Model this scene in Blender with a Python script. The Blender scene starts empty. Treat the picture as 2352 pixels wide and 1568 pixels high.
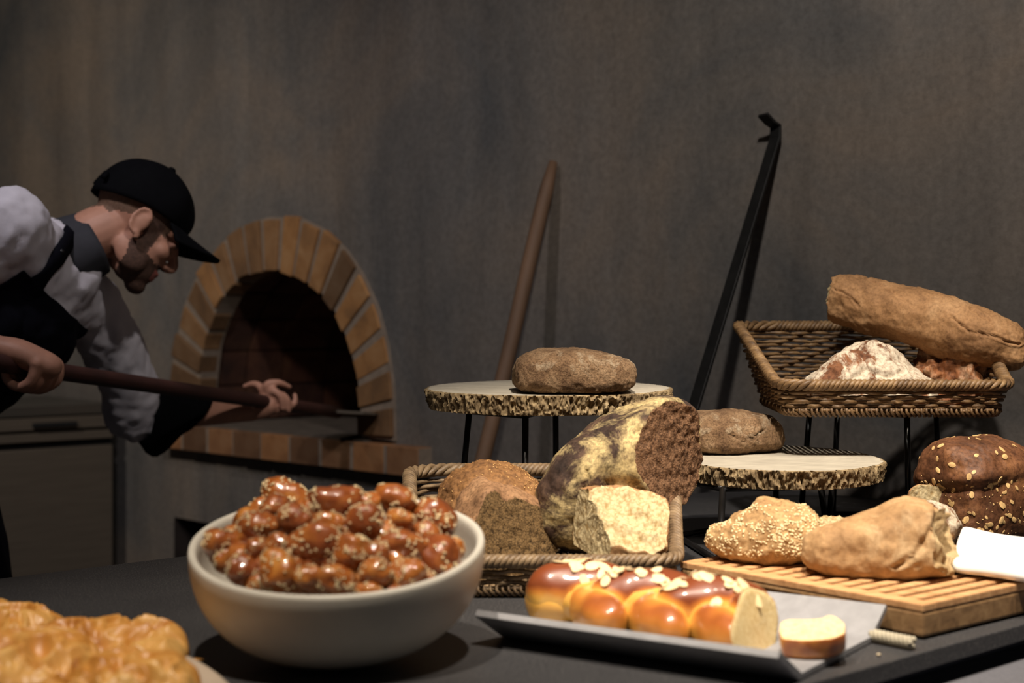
import bpy, bmesh, math, random
import numpy as np
from mathutils import Vector, Matrix, Euler, noise as mnoise
from mathutils.geometry import tessellate_polygon
from mathutils.bvhtree import BVHTree

random.seed(11)
RNG = np.random.default_rng(5)
scn = bpy.context.scene
COL = scn.collection

# ------------------------------------------------------------------ camera
F, CX, HY, CZ = 3300.0, 1176.0, 735.0, 1.30      # focal length / principal column / horizon row, camera height
cam_d = bpy.data.cameras.new('camera')
cam = bpy.data.objects.new('camera', cam_d)
COL.objects.link(cam)
cam.location = (0, 0, CZ)
cam.rotation_euler = (math.pi / 2, 0, 0)
cam_d.sensor_width = 36.0
cam_d.lens = 36.0 * F / 2352.0
cam_d.shift_y = -(784.0 - HY) / 2352.0
cam_d.clip_start = 0.05
cam_d.dof.use_dof = True
cam_d.dof.focus_distance = 2.48
cam_d.dof.aperture_fstop = 3.4
scn.camera = cam

# ------------------------------------------------------------------ world, lamps, exposure
world = bpy.data.worlds.new('world')
scn.world = world
world.use_nodes = True
world.node_tree.nodes['Background'].inputs[0].default_value = (0.80, 0.86, 1.0, 1)
world.node_tree.nodes['Background'].inputs[1].default_value = 0.045

def spot(name, loc, target, energy, color, size_deg, blend=0.6, radius=0.04):
    d = bpy.data.lights.new(name, 'SPOT')
    d.energy = energy; d.color = color
    d.spot_size = math.radians(size_deg); d.spot_blend = blend
    d.shadow_soft_size = radius
    o = bpy.data.objects.new(name, d)
    COL.objects.link(o)
    o.location = loc
    o.rotation_euler = (Vector(target) - Vector(loc)).to_track_quat('-Z', 'Y').to_euler()
    return o

WARM = (1.0, 0.87, 0.72)
spot('spot_breads', (0.30, 1.25, 2.95), (0.42, 2.15, 0.95), 255, WARM, 48, 0.8, 0.035)
spot('spot_breads', (0.95, 1.55, 2.95), (0.70, 2.25, 1.00), 140, WARM, 44, 0.8, 0.035)
spot('spot_bowl', (-0.35, 1.05, 2.95), (-0.18, 1.80, 0.95), 170, WARM, 44, 0.8, 0.035)
spot('spot_wall', (0.30, 1.55, 3.00), (0.45, 3.70, 1.35), 95, (1.0, 0.93, 0.87), 84, 1.0, 0.05)
spot('spot_oven', (-1.05, 2.05, 3.10), (-1.05, 4.30, 1.20), 64, (0.98, 0.93, 0.98), 80, 1.0, 0.08)
spot('spot_left', (-2.60, 3.00, 3.10), (-2.10, 5.60, 1.60), 105, (1.0, 0.91, 0.81), 90, 1.0, 0.08)

scn.view_settings.view_transform = 'Standard'
scn.view_settings.look = 'None'
scn.view_settings.gamma = 1.0
scn.view_settings.use_curve_mapping = False
scn.view_settings.exposure = 0.12
scn.cycles.use_denoising = True
scn.cycles.max_bounces = 5
scn.cycles.diffuse_bounces = 3
scn.cycles.glossy_bounces = 2
scn.cycles.use_adaptive_sampling = True
scn.cycles.adaptive_threshold = 0.04

# ------------------------------------------------------------------ helpers
def P(px, py, Y):
    return Vector(((px - CX) / F * Y, Y, CZ - (py - HY) / F * Y))

def PZ(px, py, z):
    return P(px, py, (CZ - z) * F / (py - HY))

def lin(c):
    out = []
    for v in c[:3]:
        v = v / 255.0
        out.append(v / 12.92 if v <= 0.04045 else ((v + 0.055) / 1.055) ** 2.4)
    return (out[0], out[1], out[2], 1.0)

def tag(o, label=None, cat=None, group=None, kind=None):
    if label: o['label'] = label
    if cat: o['category'] = cat
    if group: o['group'] = group
    if kind: o['kind'] = kind
    return o

def empty(name, loc=(0, 0, 0), label=None, cat=None, group=None, kind=None):
    o = bpy.data.objects.new(name, None)
    o.empty_display_size = 0.05
    COL.objects.link(o)
    o.location = loc
    return tag(o, label, cat, group, kind)

def wloc(o):
    v = Vector((0, 0, 0))
    while o is not None:
        v += o.location
        o = o.parent
    return v

class MB:
    """collects geometry in world coordinates"""
    def __init__(self):
        self.v, self.f, self.m, self.n = [], [], [], 0
    def add(self, verts, faces, mi=0):
        verts = np.asarray(verts, float).reshape(-1, 3)
        self.v.append(verts)
        b = self.n
        self.f += [tuple(int(i) + b for i in f) for f in faces]
        if isinstance(mi, int): self.m += [mi] * len(faces)
        else: self.m += list(mi)
        self.n += len(verts)
        return self
    def verts(self):
        return np.concatenate(self.v) if self.v else np.zeros((0, 3))
    def mesh(self, name, mats, off=(0, 0, 0), smooth=True):
        me = bpy.data.meshes.new(name)
        V = self.verts() - np.array(off)
        me.from_pydata(V.tolist(), [], self.f)
        for m in (mats if isinstance(mats, (list, tuple)) else [mats]):
            me.materials.append(m)
        me.polygons.foreach_set('material_index', np.array(self.m, dtype=np.int32))
        me.polygons.foreach_set('use_smooth', np.full(len(self.f), smooth))
        me.validate(); me.update()
        return me
    def build(self, name, mats, parent=None, smooth=True, loc=None, autos=None):
        """top-level: origin at loc (or base centre); child: origin at the parent's origin"""
        if parent is not None:
            off = wloc(parent)
        elif loc is not None:
            off = Vector(loc)
        else:
            V = self.verts()
            off = Vector(((V[:, 0].min() + V[:, 0].max()) / 2, (V[:, 1].min() + V[:, 1].max()) / 2, V[:, 2].min()))
        me = self.mesh(name, mats, off, smooth)
        if autos is not None: me.set_sharp_from_angle(angle=math.radians(autos))
        o = bpy.data.objects.new(name, me)
        COL.objects.link(o)
        if parent is not None: o.parent = parent
        else: o.location = off
        return o

def inst(name, me, parent, loc, rot=None, scale=None):
    o = bpy.data.objects.new(name, me)
    COL.objects.link(o)
    o.parent = parent
    o.location = Vector(loc) - wloc(parent)
    if rot is not None: o.rotation_euler = rot
    if scale is not None: o.scale = scale
    return o

def fan_noise(V, scale, octaves=3, seed=0.0):
    o = Vector((seed * 7.13 + 3.1, seed * 3.77 - 1.7, seed * 5.31 + 9.2))
    out = np.empty(len(V))
    for i, p in enumerate(V):
        out[i] = mnoise.fractal(Vector((p[0] * scale, p[1] * scale, p[2] * scale)) + o, 1.0, 2.0, octaves)
    return out

def vnormals(V, faces):
    N = np.zeros_like(V)
    Q = np.array([f if len(f) == 4 else (f[0], f[1], f[2], f[2]) for f in faces])
    a = V[Q[:, 2]] - V[Q[:, 0]]
    b = V[Q[:, 3]] - V[Q[:, 1]]
    tri = Q[:, 2] == Q[:, 3]
    b[tri] = V[Q[tri, 2]] - V[Q[tri, 1]]
    n = np.cross(a, b)
    for k in range(4): np.add.at(N, Q[:, k], n)
    L = np.linalg.norm(N, axis=1, keepdims=True)
    return N / np.maximum(L, 1e-12)

def grid_faces(nu, nv, closed_u=True):
    f = []
    for j in range(nv - 1):
        for i in range(nu if closed_u else nu - 1):
            i2 = (i + 1) % nu
            f.append((j * nu + i, j * nu + i2, (j + 1) * nu + i2, (j + 1) * nu + i))
    return f

def tube(path, r, sides=8, closed=False, caps=True, up=(0, 0, 1), flat=1.0):
    """swept tube; r number or list; flat squeezes the section along the second frame axis"""
    pts = [Vector(p) for p in path]
    n = len(pts)
    rr = [r] * n if isinstance(r, (int, float)) else list(r)
    V, Fc = [], []
    upv = Vector(up)
    prev = None
    for i in range(n):
        a = pts[(i - 1) % n] if (closed or i > 0) else pts[i]
        b = pts[(i + 1) % n] if (closed or i < n - 1) else pts[i]
        t = (b - a)
        if t.length < 1e-9: t = Vector((0, 0, 1))
        t.normalize()
        if prev is None:
            s = upv.cross(t)
            if s.length < 1e-4: s = Vector((1, 0, 0)).cross(t)
        else:
            s = prev - t * prev.dot(t)
        s.normalize(); prev = s
        w = t.cross(s)
        for k in range(sides):
            an = 2 * math.pi * k / sides
            V.append(pts[i] + s * (math.cos(an) * rr[i]) + w * (math.sin(an) * rr[i] * flat))
    m = n if closed else n - 1
    for i in range(m):
        j = (i + 1) % n
        for k in range(sides):
            k2 = (k + 1) % sides
            Fc.append((i * sides + k, i * sides + k2, j * sides + k2, j * sides + k))
    if caps and not closed:
        Fc.append(tuple(range(sides - 1, -1, -1)))
        Fc.append(tuple((n - 1) * sides + k for k in range(sides)))
    return np.array([tuple(v) for v in V]), Fc

def bevel_box(sx, sy, sz, b):
    bm = bmesh.new()
    bmesh.ops.create_cube(bm, size=1.0)
    for v in bm.verts: v.co = Vector((v.co.x * sx, v.co.y * sy, v.co.z * sz))
    if b > 0:
        bmesh.ops.bevel(bm, geom=list(bm.edges), offset=b, segments=2, profile=0.6, affect='EDGES')
    bm.verts.index_update()
    V = np.array([tuple(v.co) for v in bm.verts]); Fc = [tuple(v.index for v in f.verts) for f in bm.faces]
    bm.free()
    return V, Fc

def obox(c, ax, ay, sx, sy, z0, z1, b=0.003):
    """box centred at c (xy), axes ax, ay (unit 2-D), from z0 to z1"""
    V, Fc = bevel_box(sx, sy, z1 - z0, b)
    out = np.empty_like(V)
    out[:, 0] = c[0] + V[:, 0] * ax[0] + V[:, 1] * ay[0]
    out[:, 1] = c[1] + V[:, 0] * ax[1] + V[:, 1] * ay[1]
    out[:, 2] = (z0 + z1) / 2 + V[:, 2]
    return out, Fc

def prism(poly, z0, z1):
    """vertical prism over a 2-D polygon (counter-clockwise)"""
    n = len(poly)
    V = [(p[0], p[1], z0) for p in poly] + [(p[0], p[1], z1) for p in poly]
    Fc = [tuple(range(n - 1, -1, -1)), tuple(range(n, 2 * n))]
    for i in range(n):
        j = (i + 1) % n
        Fc.append((i, j, n + j, n + i))
    return np.array(V), Fc

def bevel_obj(o, w, seg=2):
    m = o.modifiers.new('bevel', 'BEVEL'); m.width = w; m.segments = seg; m.limit_method = 'ANGLE'
    m.angle_limit = math.radians(35)
    return o

# ------------------------------------------------------------------ materials
def new_mat(name):
    m = bpy.data.materials.new(name)
    m.use_nodes = True
    nt = m.node_tree
    return m, nt, nt.nodes['Principled BSDF']

def nd(nt, typ, **kw):
    n = nt.nodes.new(typ)
    for k, v in kw.items(): setattr(n, k, v)
    return n

def ramp(nt, fac, stops):
    r = nd(nt, 'ShaderNodeValToRGB')
    el = r.color_ramp.elements
    while len(el) < len(stops): el.new(0.5)
    for e, (p, c) in zip(el, stops):
        e.position = p; e.color = c
    nt.links.new(fac, r.inputs[0])
    return r.outputs[0]

def noise(nt, scale, detail=4, rough=0.6, vec=None, dist=0.0):
    n = nd(nt, 'ShaderNodeTexNoise')
    n.inputs['Scale'].default_value = scale; n.inputs['Detail'].default_value = detail
    n.inputs['Roughness'].default_value = rough; n.inputs['Distortion'].default_value = dist
    if vec is not None: nt.links.new(vec, n.inputs['Vector'])
    return n.outputs[0]

def objco(nt, scale=None):
    t = nd(nt, 'ShaderNodeTexCoord')
    if scale is None: return t.outputs['Object']
    mp = nd(nt, 'ShaderNodeMapping'); mp.inputs['Scale'].default_value = scale
    nt.links.new(t.outputs['Object'], mp.inputs[0])
    return mp.outputs[0]

def mixc(nt, fac, a, b, mode='MIX'):
    m = nd(nt, 'ShaderNodeMix', data_type='RGBA', blend_type=mode)
    if isinstance(fac, (int, float)): m.inputs[0].default_value = fac
    else: nt.links.new(fac, m.inputs[0])
    for s, x in ((m.inputs[6], a), (m.inputs[7], b)):
        if isinstance(x, tuple): s.default_value = x
        else: nt.links.new(x, s)
    return m.outputs[2]

def bump(nt, bsdf, h, strength, dist, prev=None):
    b = nd(nt, 'ShaderNodeBump')
    b.inputs['Strength'].default_value = strength; b.inputs['Distance'].default_value = dist
    nt.links.new(h, b.inputs['Height'])
    if prev is not None: nt.links.new(prev, b.inputs['Normal'])
    nt.links.new(b.outputs[0], bsdf.inputs['Normal'])
    return b.outputs[0]

def W1(c=(1, 1, 1, 1)): return c

def simple_mat(name, col, rough=0.6, nscale=20, var=0.15, bs=0.0, bscale=200, metal=0.0, bdist=0.001, stretch=None):
    m, nt, b = new_mat(name)
    c = lin(col)
    v = objco(nt, stretch)
    n = noise(nt, nscale, 4, 0.6, v)
    lo = tuple(x * (1 - var) for x in c[:3]) + (1,)
    hi = tuple(min(1, x * (1 + var)) for x in c[:3]) + (1,)
    nt.links.new(ramp(nt, n, [(0.3, lo), (0.7, hi)]), b.inputs['Base Color'])
    b.inputs['Roughness'].default_value = rough
    b.inputs['Metallic'].default_value = metal
    if bs > 0: bump(nt, b, noise(nt, bscale, 4, 0.6, v), bs, bdist)
    return m

def crust(name, dark, mid, light, scale=14, bs=0.5, bscale=140, bdist=0.003, rough=0.75, flour=None, flour_thr=0.55, flour_w=0.06,
          flour_scale=18, flour_col=(214, 198, 168), gloss=0.0, stretch=None, crackle=0.0, speck=0.8):
    m, nt, b = new_mat(name)
    v = objco(nt, stretch)
    n = noise(nt, scale, 6, 0.62, v, 0.4)
    col = ramp(nt, n, [(0.30, lin(dark)), (0.50, lin(mid)), (0.72, lin(light))])
    fine = noise(nt, bscale * 1.5, 3, 0.6, v)
    col = mixc(nt, speck, col, mixc(nt, 1.0, col, ramp(nt, fine, [(0.30, (0.30, 0.26, 0.22, 1)), (0.55, (1.0, 1.0, 1.0, 1)), (0.75, (1.25, 1.25, 1.2, 1))]), 'MULTIPLY'))
    if flour:
        fn = noise(nt, flour_scale, 8, 0.68, v, 0.8)
        fac = ramp(nt, fn, [(flour_thr - flour_w, (0, 0, 0, 1)), (flour_thr + flour_w, (flour, flour, flour, 1))])
        g = nd(nt, 'ShaderNodeMath', operation='MULTIPLY')
        nt.links.new(fac, g.inputs[0])
        nt.links.new(ramp(nt, fine, [(0.3, (0.35, 0.35, 0.35, 1)), (0.6, (1, 1, 1, 1))]), g.inputs[1])
        col = mixc(nt, g.outputs[0], col, lin(flour_col))
    nt.links.new(col, b.inputs['Base Color'])
    b.inputs['Roughness'].default_value = rough
    b.inputs['Specular IOR Level'].default_value = 0.3
    if gloss > 0:
        b.inputs['Coat Weight'].default_value = gloss; b.inputs['Coat Roughness'].default_value = 0.16
    h1 = noise(nt, bscale, 6, 0.7, v)
    pr = bump(nt, b, h1, bs, bdist)
    if crackle > 0:
        vo = nd(nt, 'ShaderNodeTexVoronoi', feature='DISTANCE_TO_EDGE')
        vo.inputs['Scale'].default_value = 55
        nt.links.new(v, vo.inputs['Vector'])
        bump(nt, b, ramp(nt, vo.outputs['Distance'], [(0.0, (0, 0, 0, 1)), (0.06, (1, 1, 1, 1))]), crackle, 0.002, pr)
    return m

def crumb(name, dark, light, scale=160, bs=0.9, bdist=0.004):
    m, nt, b = new_mat(name)
    v = objco(nt)
    vo = nd(nt, 'ShaderNodeTexVoronoi'); vo.inputs['Scale'].default_value = scale
    nt.links.new(v, vo.inputs['Vector'])
    n = noise(nt, scale * 0.5, 5, 0.7, v)
    mm = nd(nt, 'ShaderNodeMath', operation='MULTIPLY_ADD')
    nt.links.new(vo.outputs['Distance'], mm.inputs[0]); mm.inputs[1].default_value = -0.35; nt.links.new(n, mm.inputs[2])
    nt.links.new(ramp(nt, mm.outputs[0], [(0.12, lin(dark)), (0.42, lin(light))]), b.inputs['Base Color'])
    b.inputs['Roughness'].default_value = 0.85
    b.inputs['Specular IOR Level'].default_value = 0.2
    bump(nt, b, mm.outputs[0], bs, bdist)
    return m

M = {}
# plaster wall: grey-brown limewash with vertical streaks and blotches
m, nt, b = new_mat('plaster')
v = objco(nt)
big = noise(nt, 1.3, 5, 0.6, v, 0.6)
streak = noise(nt, 5.0, 5, 0.62, objco(nt, (1.0, 1.0, 0.16)), 0.3)
fine = noise(nt, 60, 5, 0.65, v)
c1 = ramp(nt, big, [(0.30, lin((104, 105, 106))), (0.48, lin((130, 124, 118))), (0.68, lin((150, 136, 122)))])
c2 = mixc(nt, 0.75, c1, ramp(nt, streak, [(0.28, lin((196, 194, 192))), (0.72, lin((255, 252, 248)))]), 'MULTIPLY')
c3 = mixc(nt, 0.35, c2, ramp(nt, fine, [(0.3, lin((120, 118, 115))), (0.7, (1, 1, 1, 1))]), 'MULTIPLY')
nt.links.new(c3, b.inputs['Base Color'])
b.inputs['Roughness'].default_value = 0.9
b.inputs['Specular IOR Level'].default_value = 0.15
pr = bump(nt, b, fine, 0.25, 0.004)
bump(nt, b, noise(nt, 260, 3, 0.6, v), 0.25, 0.001, pr)
M['plaster'] = m

def brick_mat(name, a, bcol, c):
    m, nt, b = new_mat(name)
    v = objco(nt)
    n = noise(nt, 9, 5, 0.6, v, 0.5)
    col = ramp(nt, n, [(0.25, lin(a)), (0.5, lin(bcol)), (0.75, lin(c))])
    oi = nd(nt, 'ShaderNodeObjectInfo')
    col = mixc(nt, 0.8, col, ramp(nt, oi.outputs['Random'], [(0.0, lin((126, 118, 116))), (0.5, lin((225, 215, 205))), (1.0, lin((255, 236, 205)))]), 'MULTIPLY')
    nt.links.new(col, b.inputs['Base Color'])
    b.inputs['Roughness'].default_value = 0.88
    bump(nt, b, noise(nt, 70, 5, 0.65, v), 0.4, 0.004)
    return m
M['brick'] = brick_mat('oven_brick', (118, 92, 66), (162, 122, 80), (180, 146, 108))
M['sill_brick'] = brick_mat('sill_brick', (118, 84, 58), (154, 112, 76), (168, 130, 96))
M['soot_brick'] = brick_mat('soot_brick', (70, 44, 34), (104, 66, 48), (132, 94, 66))
M['mortar'] = simple_mat('mortar', (138, 122, 106), 0.95, 30, 0.15, 0.5, 120, bdist=0.003)
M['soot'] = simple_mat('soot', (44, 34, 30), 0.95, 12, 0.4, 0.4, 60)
M['stone_dark'] = simple_mat('oven_stone', (96, 86, 76), 0.7, 14, 0.3, 0.3, 90)
M['floor'] = simple_mat('floor_tile', (70, 66, 62), 0.6, 6, 0.2, 0.2, 80)
M['ceiling'] = simple_mat('ceiling_paint', (46, 45, 44), 0.9, 6, 0.1)
# worktop: charcoal textured laminate
m, nt, b = new_mat('worktop')
v = objco(nt)
n1 = noise(nt, 420, 3, 0.7, v)
n2 = noise(nt, 6, 4, 0.6, v)
col = ramp(nt, n1, [(0.35, lin((40, 40, 42))), (0.58, lin((60, 60, 62))), (0.72, lin((134, 130, 126)))])
col = mixc(nt, 0.5, col, ramp(nt, n2, [(0.3, lin((190, 190, 195))), (0.7, (1, 1, 1, 1))]), 'MULTIPLY')
nt.links.new(col, b.inputs['Base Color'])
b.inputs['Roughness'].default_value = 0.5
bump(nt, b, n1, 0.5, 0.0012)
M['worktop'] = m
M['counter_front'] = simple_mat('counter_front', (92, 92, 98), 0.7, 300, 0.2, 0.2, 300)
M['black_metal'] = simple_mat('black_metal', (18, 17, 17), 0.32, 60, 0.2, metal=0.0)
M['iron'] = simple_mat('iron', (30, 29, 28), 0.5, 30, 0.3, 0.2, 90, metal=0.3)
M['steel'] = simple_mat('steel', (120, 116, 108), 0.38, 5, 0.12, metal=0.8, stretch=(1, 1, 20))
M['steel_dark'] = simple_mat('steel_dark', (104, 94, 82), 0.5, 5, 0.12, metal=0.3, stretch=(1, 1, 20))
M['gap'] = simple_mat('dark_gap', (16, 15, 15), 0.9, 20, 0.1)
M['pole_wood'] = simple_mat('pole_wood', (112, 84, 62), 0.7, 9, 0.35, 0.2, 60, stretch=(1, 1, 0.1))
M['peel_wood'] = simple_mat('peel_wood', (66, 36, 30), 0.6, 9, 0.3, 0.2, 60)

# ------------------------------------------------------------------ the setting
ANG = math.radians(-45.23)
WT = np.array([math.cos(ANG), math.sin(ANG)])
WN = np.array([math.sin(ANG), -math.cos(ANG)])
W0 = np.array([0.79, 3.255])

def wall_xy(s, off=0.0):
    return W0 + WT * s + WN * off
def wall_p(s, z, off=0.0):
    q = wall_xy(s, off)
    return (q[0], q[1], z)
def wall_sz(px, py, off=0.0):
    a = (px - CX) / F
    Y = (off + W0 @ WN) / (a * WN[0] + WN[1])
    X = a * Y
    return ((X - W0[0]) * WT[0] + (Y - W0[1]) * WT[1], CZ - (py - HY) / F * Y)

def resample(pts, n):
    pts = np.array(pts, float)
    d = np.r_[0, np.cumsum(np.linalg.norm(np.diff(pts, axis=0), axis=1))]
    t = np.linspace(0, d[-1], n)
    return np.stack([np.interp(t, d, pts[:, k]) for k in range(pts.shape[1])], 1)

inner_px = [(464, 872), (474, 789), (491, 739), (507.5, 702), (528, 669), (557, 640), (599, 623), (648.5, 621), (698, 642),
            (740, 673), (777, 723), (802, 785), (823, 860), (831, 930), (833, 1005)]
outer_px = [(396, 864), (408, 793), (425, 710), (458, 632), (516, 557), (566, 520), (620, 501), (690, 501), (748, 528),
            (798, 574), (839, 636), (872, 710), (893, 793), (906, 885), (910, 1005)]
inner = [wall_sz(*p) for p in inner_px]
outer = [wall_sz(*p) for p in outer_px]
Z_SILL = inner[-1][1]
inner = [(inner[0][0] - 0.012, Z_SILL)] + inner
outer = [(outer[0][0] - 0.012, Z_SILL)] + outer
outer[-1] = (outer[-1][0], Z_SILL)
inner = np.array(inner); outer = np.array(outer)
S_MID = (inner[0][0] + inner[-1][0]) / 2

S_L, S_R, Z_TOP = -6.0, 1.9, 3.2
hole = resample(outer, 40)
hole = hole + (np.array([S_MID, Z_SILL + 0.1]) - hole) * 0.03
hole[0, 1] = hole[-1, 1] = Z_SILL - 0.02
niche_l = wall_sz(400, 1187)
niche = [(niche_l[0], 0.18), (niche_l[0], niche_l[1]), (niche_l[0] + 0.75, niche_l[1]), (niche_l[0] + 0.75, 0.18)]
outer_poly = [(S_L, 0), (S_R, 0), (S_R, Z_TOP), (S_L, Z_TOP)]
polys = [outer_poly, [tuple(p) for p in hole], niche]
flat = [p for pl in polys for p in pl]
tris = tessellate_polygon([[Vector((p[0], p[1], 0)) for p in pl] for pl in polys])
mb = MB()
front = [wall_p(p[0], p[1], 0) for p in flat]
tri_f = []
for t in tris:
    a, b_, c = (Vector(front[i]) for i in t)
    nrm = (b_ - a).cross(c - a)
    tri_f.append(tuple(t) if nrm.x * WN[0] + nrm.y * WN[1] > 0 else tuple(reversed(t)))
mb.add(front, tri_f)
# niche reveals and back, their shade painted in with a dark material
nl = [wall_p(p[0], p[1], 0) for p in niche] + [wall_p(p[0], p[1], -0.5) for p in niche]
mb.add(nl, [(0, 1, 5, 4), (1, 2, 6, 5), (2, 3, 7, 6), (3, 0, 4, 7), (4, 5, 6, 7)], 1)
# the wall's outer faces (thickness)
bk = [wall_p(s, z, 0) for s, z in outer_poly] + [wall_p(s, z, -1.3) for s, z in outer_poly]
mb.add(bk, [(0, 1, 5, 4), (1, 2, 6, 5), (2, 3, 7, 6), (3, 0, 4, 7), (4, 5, 6, 7)])
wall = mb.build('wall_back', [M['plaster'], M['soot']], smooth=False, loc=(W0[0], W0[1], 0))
tag(wall, 'grey brown limewashed plaster wall with cloudy streaks', kind='structure')

la_, lb_, lc_, ld_ = wall_xy(-5.6, 0.0), wall_xy(-5.6, 8.0), wall_xy(-5.75, 8.0), wall_xy(-5.75, 0.0)
V, Fc = prism([tuple(la_), tuple(ld_), tuple(lc_), tuple(lb_)], 0, Z_TOP)
tag(MB().add(V, Fc).build('wall_left', M['plaster'], smooth=False), 'grey brown plaster side wall', kind='structure')
mb = MB(); mb.add([(-9, -4.5, 0), (4, -4.5, 0), (4, 9, 0), (-9, 9, 0)], [(0, 1, 2, 3)])
tag(mb.build('floor', M['floor'], loc=(0, 0, 0), smooth=False), 'dark grey floor', kind='structure')
mb = MB(); mb.add([(-9, -4.5, 3.2), (4, -4.5, 3.2), (4, 9, 3.2), (-9, 9, 3.2)], [(3, 2, 1, 0)])
tag(mb.build('ceiling', M['ceiling'], loc=(0, 0, 3.2), smooth=False), 'dark painted ceiling', kind='structure')

# ------------------------------------------------------------------ brick oven
c0 = wall_p(S_MID, Z_SILL)
oven = empty('brick_oven', c0, 'arched brick oven mouth with a brick sill, set into the plaster wall', 'oven')
NB = 19
ri, ro = resample(inner, NB * 4 + 1), resample(outer, NB * 4 + 1)
rng = random.Random(4)
mb = MB()
for i in range(NB):
    g = 0.5 if 0 < i < NB else 0.2
    u = [i * 4 + 0.48, i * 4 + 1.5, i * 4 + 2.5, i * 4 + 3.52]
    idx = np.arange(NB * 4 + 1)
    def at(arr, uu): return np.array([np.interp(uu, idx, arr[:, 0]), np.interp(uu, idx, arr[:, 1])])
    proud = 0.010 + rng.random() * 0.010
    jit = rng.uniform(-0.006, 0.006)
    jo = rng.uniform(-0.008, 0.008)
    ins = [at(ri, q) for q in u]; outs = [at(ro, q) for q in u]
    mid = sum(ins) / 4
    dr = sum(outs) / 4 - mid; dr = dr / np.linalg.norm(dr)
    ins = [p + dr * jit for p in ins]; outs = [p + dr * jo for p in outs]
    ring = ins + outs[::-1]
    fr = [wall_p(p[0], p[1], proud) for p in ring]
    bk = [wall_p(p[0], p[1], -0.06) for p in ring]
    b = MB()
    n = 8
    fc = [tuple(range(n)), tuple(range(2 * n - 1, n - 1, -1))]
    for k in range(n):
        fc.append((k, n + k, n + (k + 1) % n, (k + 1) % n))
    b.add(fr + bk, fc)
    o = b.build('arch_brick', M['brick'], oven, smooth=False)
    bevel_obj(o, 0.004)
# mortar ring just behind the brick faces
ring_i = resample(inner, 60); ring_o = resample(outer, 60)
V = []
for off in (0.007, -0.07):
    V += [wall_p(*(p + (q - p) * 0.02), off) for p, q in zip(ring_i, ring_o)]
    V += [wall_p(*(p + (q - p) * 1.02), off) for p, q in zip(ring_i, ring_o)]
n = 60; fc = []
for k in range(n - 1):
    fc += [(k, k + 1, n + k + 1, n + k), (2 * n + k + 1, 2 * n + k, 3 * n + k, 3 * n + k + 1), (k, 2 * n + k, 2 * n + k + 1, k + 1),
           (n + k + 1, 3 * n + k + 1, 3 * n + k, n + k)]
mb = MB(); mb.add(V, fc); mb.build('mortar', M['mortar'], oven, smooth=False)
# vaulted chamber: courses of sooty bricks
NS, ND = 13, 5
prof = resample(inner, NS + 1)
def vault(i, fr, off, grow):
    p = prof[i] + (prof[min(i + 1, NS)] - prof[i]) * fr
    c = np.array([S_MID, Z_SILL])
    p = c + (p - c) * grow
    return wall_p(p[0], p[1], off)
depths = [-0.062, -0.2, -0.36, -0.57, -0.78, -0.99]
for k in range(ND):
    for i in range(NS):
        a, c = 0.03, 0.97
        d0, d1 = depths[k] - 0.004, depths[k + 1] + 0.004
        jit = rng.uniform(1.035, 1.055)
        q = [vault(i, a, d0, jit), vault(i, c, d0, jit), vault(i, c, d1, jit), vault(i, a, d1, jit)]
        q2 = [vault(i, a, d0, 1.16), vault(i, c, d0, 1.16), vault(i, c, d1, 1.16), vault(i, a, d1, 1.16)]
        b = MB(); b.add(q + q2, [(0, 3, 2, 1), (4, 5, 6, 7), (0, 1, 5, 4), (1, 2, 6, 5), (2, 3, 7, 6), (3, 0, 4, 7)])
        b.build('vault_brick', M['soot_brick'], oven, smooth=False)
mb = MB()
sh = [vault(i, 0, -0.06, 1.07) for i in range(NS + 1)] + [vault(i, 0, -1.0, 1.07) for i in range(NS + 1)]
fc = [(i, i + 1, NS + 2 + i, NS + 1 + i) for i in range(NS)] + [tuple(range(NS + 1, 2 * NS + 2))]
mb.add(sh, fc); mb.build('chamber_shell', M['soot'], oven, smooth=False)
# hearth slab and sill bricks
SILL_OFF = 0.055
sl, slz = wall_sz(362, 1017, SILL_OFF); sr, zt = wall_sz(963, 1030, SILL_OFF)
_, zb = wall_sz(963, 1098, SILL_OFF)
Z_ST = Z_SILL - 0.004
b = MB()
hs = [wall_p(inner[0][0] - 0.05, Z_ST, -1.0), wall_p(inner[-1][0] + 0.05, Z_ST, -1.0), wall_p(inner[-1][0] + 0.05, Z_ST, 0.03), wall_p(inner[0][0] - 0.05, Z_ST, 0.03)]
hs2 = [(x, y, z - 0.05) for x, y, z in hs]
b.add(hs + hs2, [(3, 2, 1, 0), (4, 5, 6, 7), (0, 1, 5, 4), (1, 2, 6, 5), (2, 3, 7, 6), (3, 0, 4, 7)])
b.build('hearth_slab', M['stone_dark'], oven, smooth=False)
nsb = 9
bw = (sr - sl) / nsb
V, Fc = bevel_box(bw - 0.015, 0.16, zt - zb, 0.004)
bm_me = MB().add(V, Fc).mesh('sill_brick', M['sill_brick'], smooth=False)
for i in range(nsb):
    q = wall_xy(sl + bw * (i + 0.5), SILL_OFF - 0.08 + rng.uniform(-0.004, 0.004))
    inst('sill_brick', bm_me, oven, (q[0], q[1], (zt + zb) / 2), (0, 0, ANG))
q = wall_xy((sl + sr) / 2, SILL_OFF - 0.0795)
V, Fc = bevel_box(sr - sl - 0.012, 0.15, zt - zb - 0.004, 0)
R2 = np.array([[math.cos(ANG), -math.sin(ANG)], [math.sin(ANG), math.cos(ANG)]])
V2 = V.copy(); V2[:, :2] = V[:, :2] @ R2.T + q; V2[:, 2] += (zt + zb) / 2
MB().add(V2, Fc).build('sill_mortar', M['mortar'], oven, smooth=False)
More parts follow.
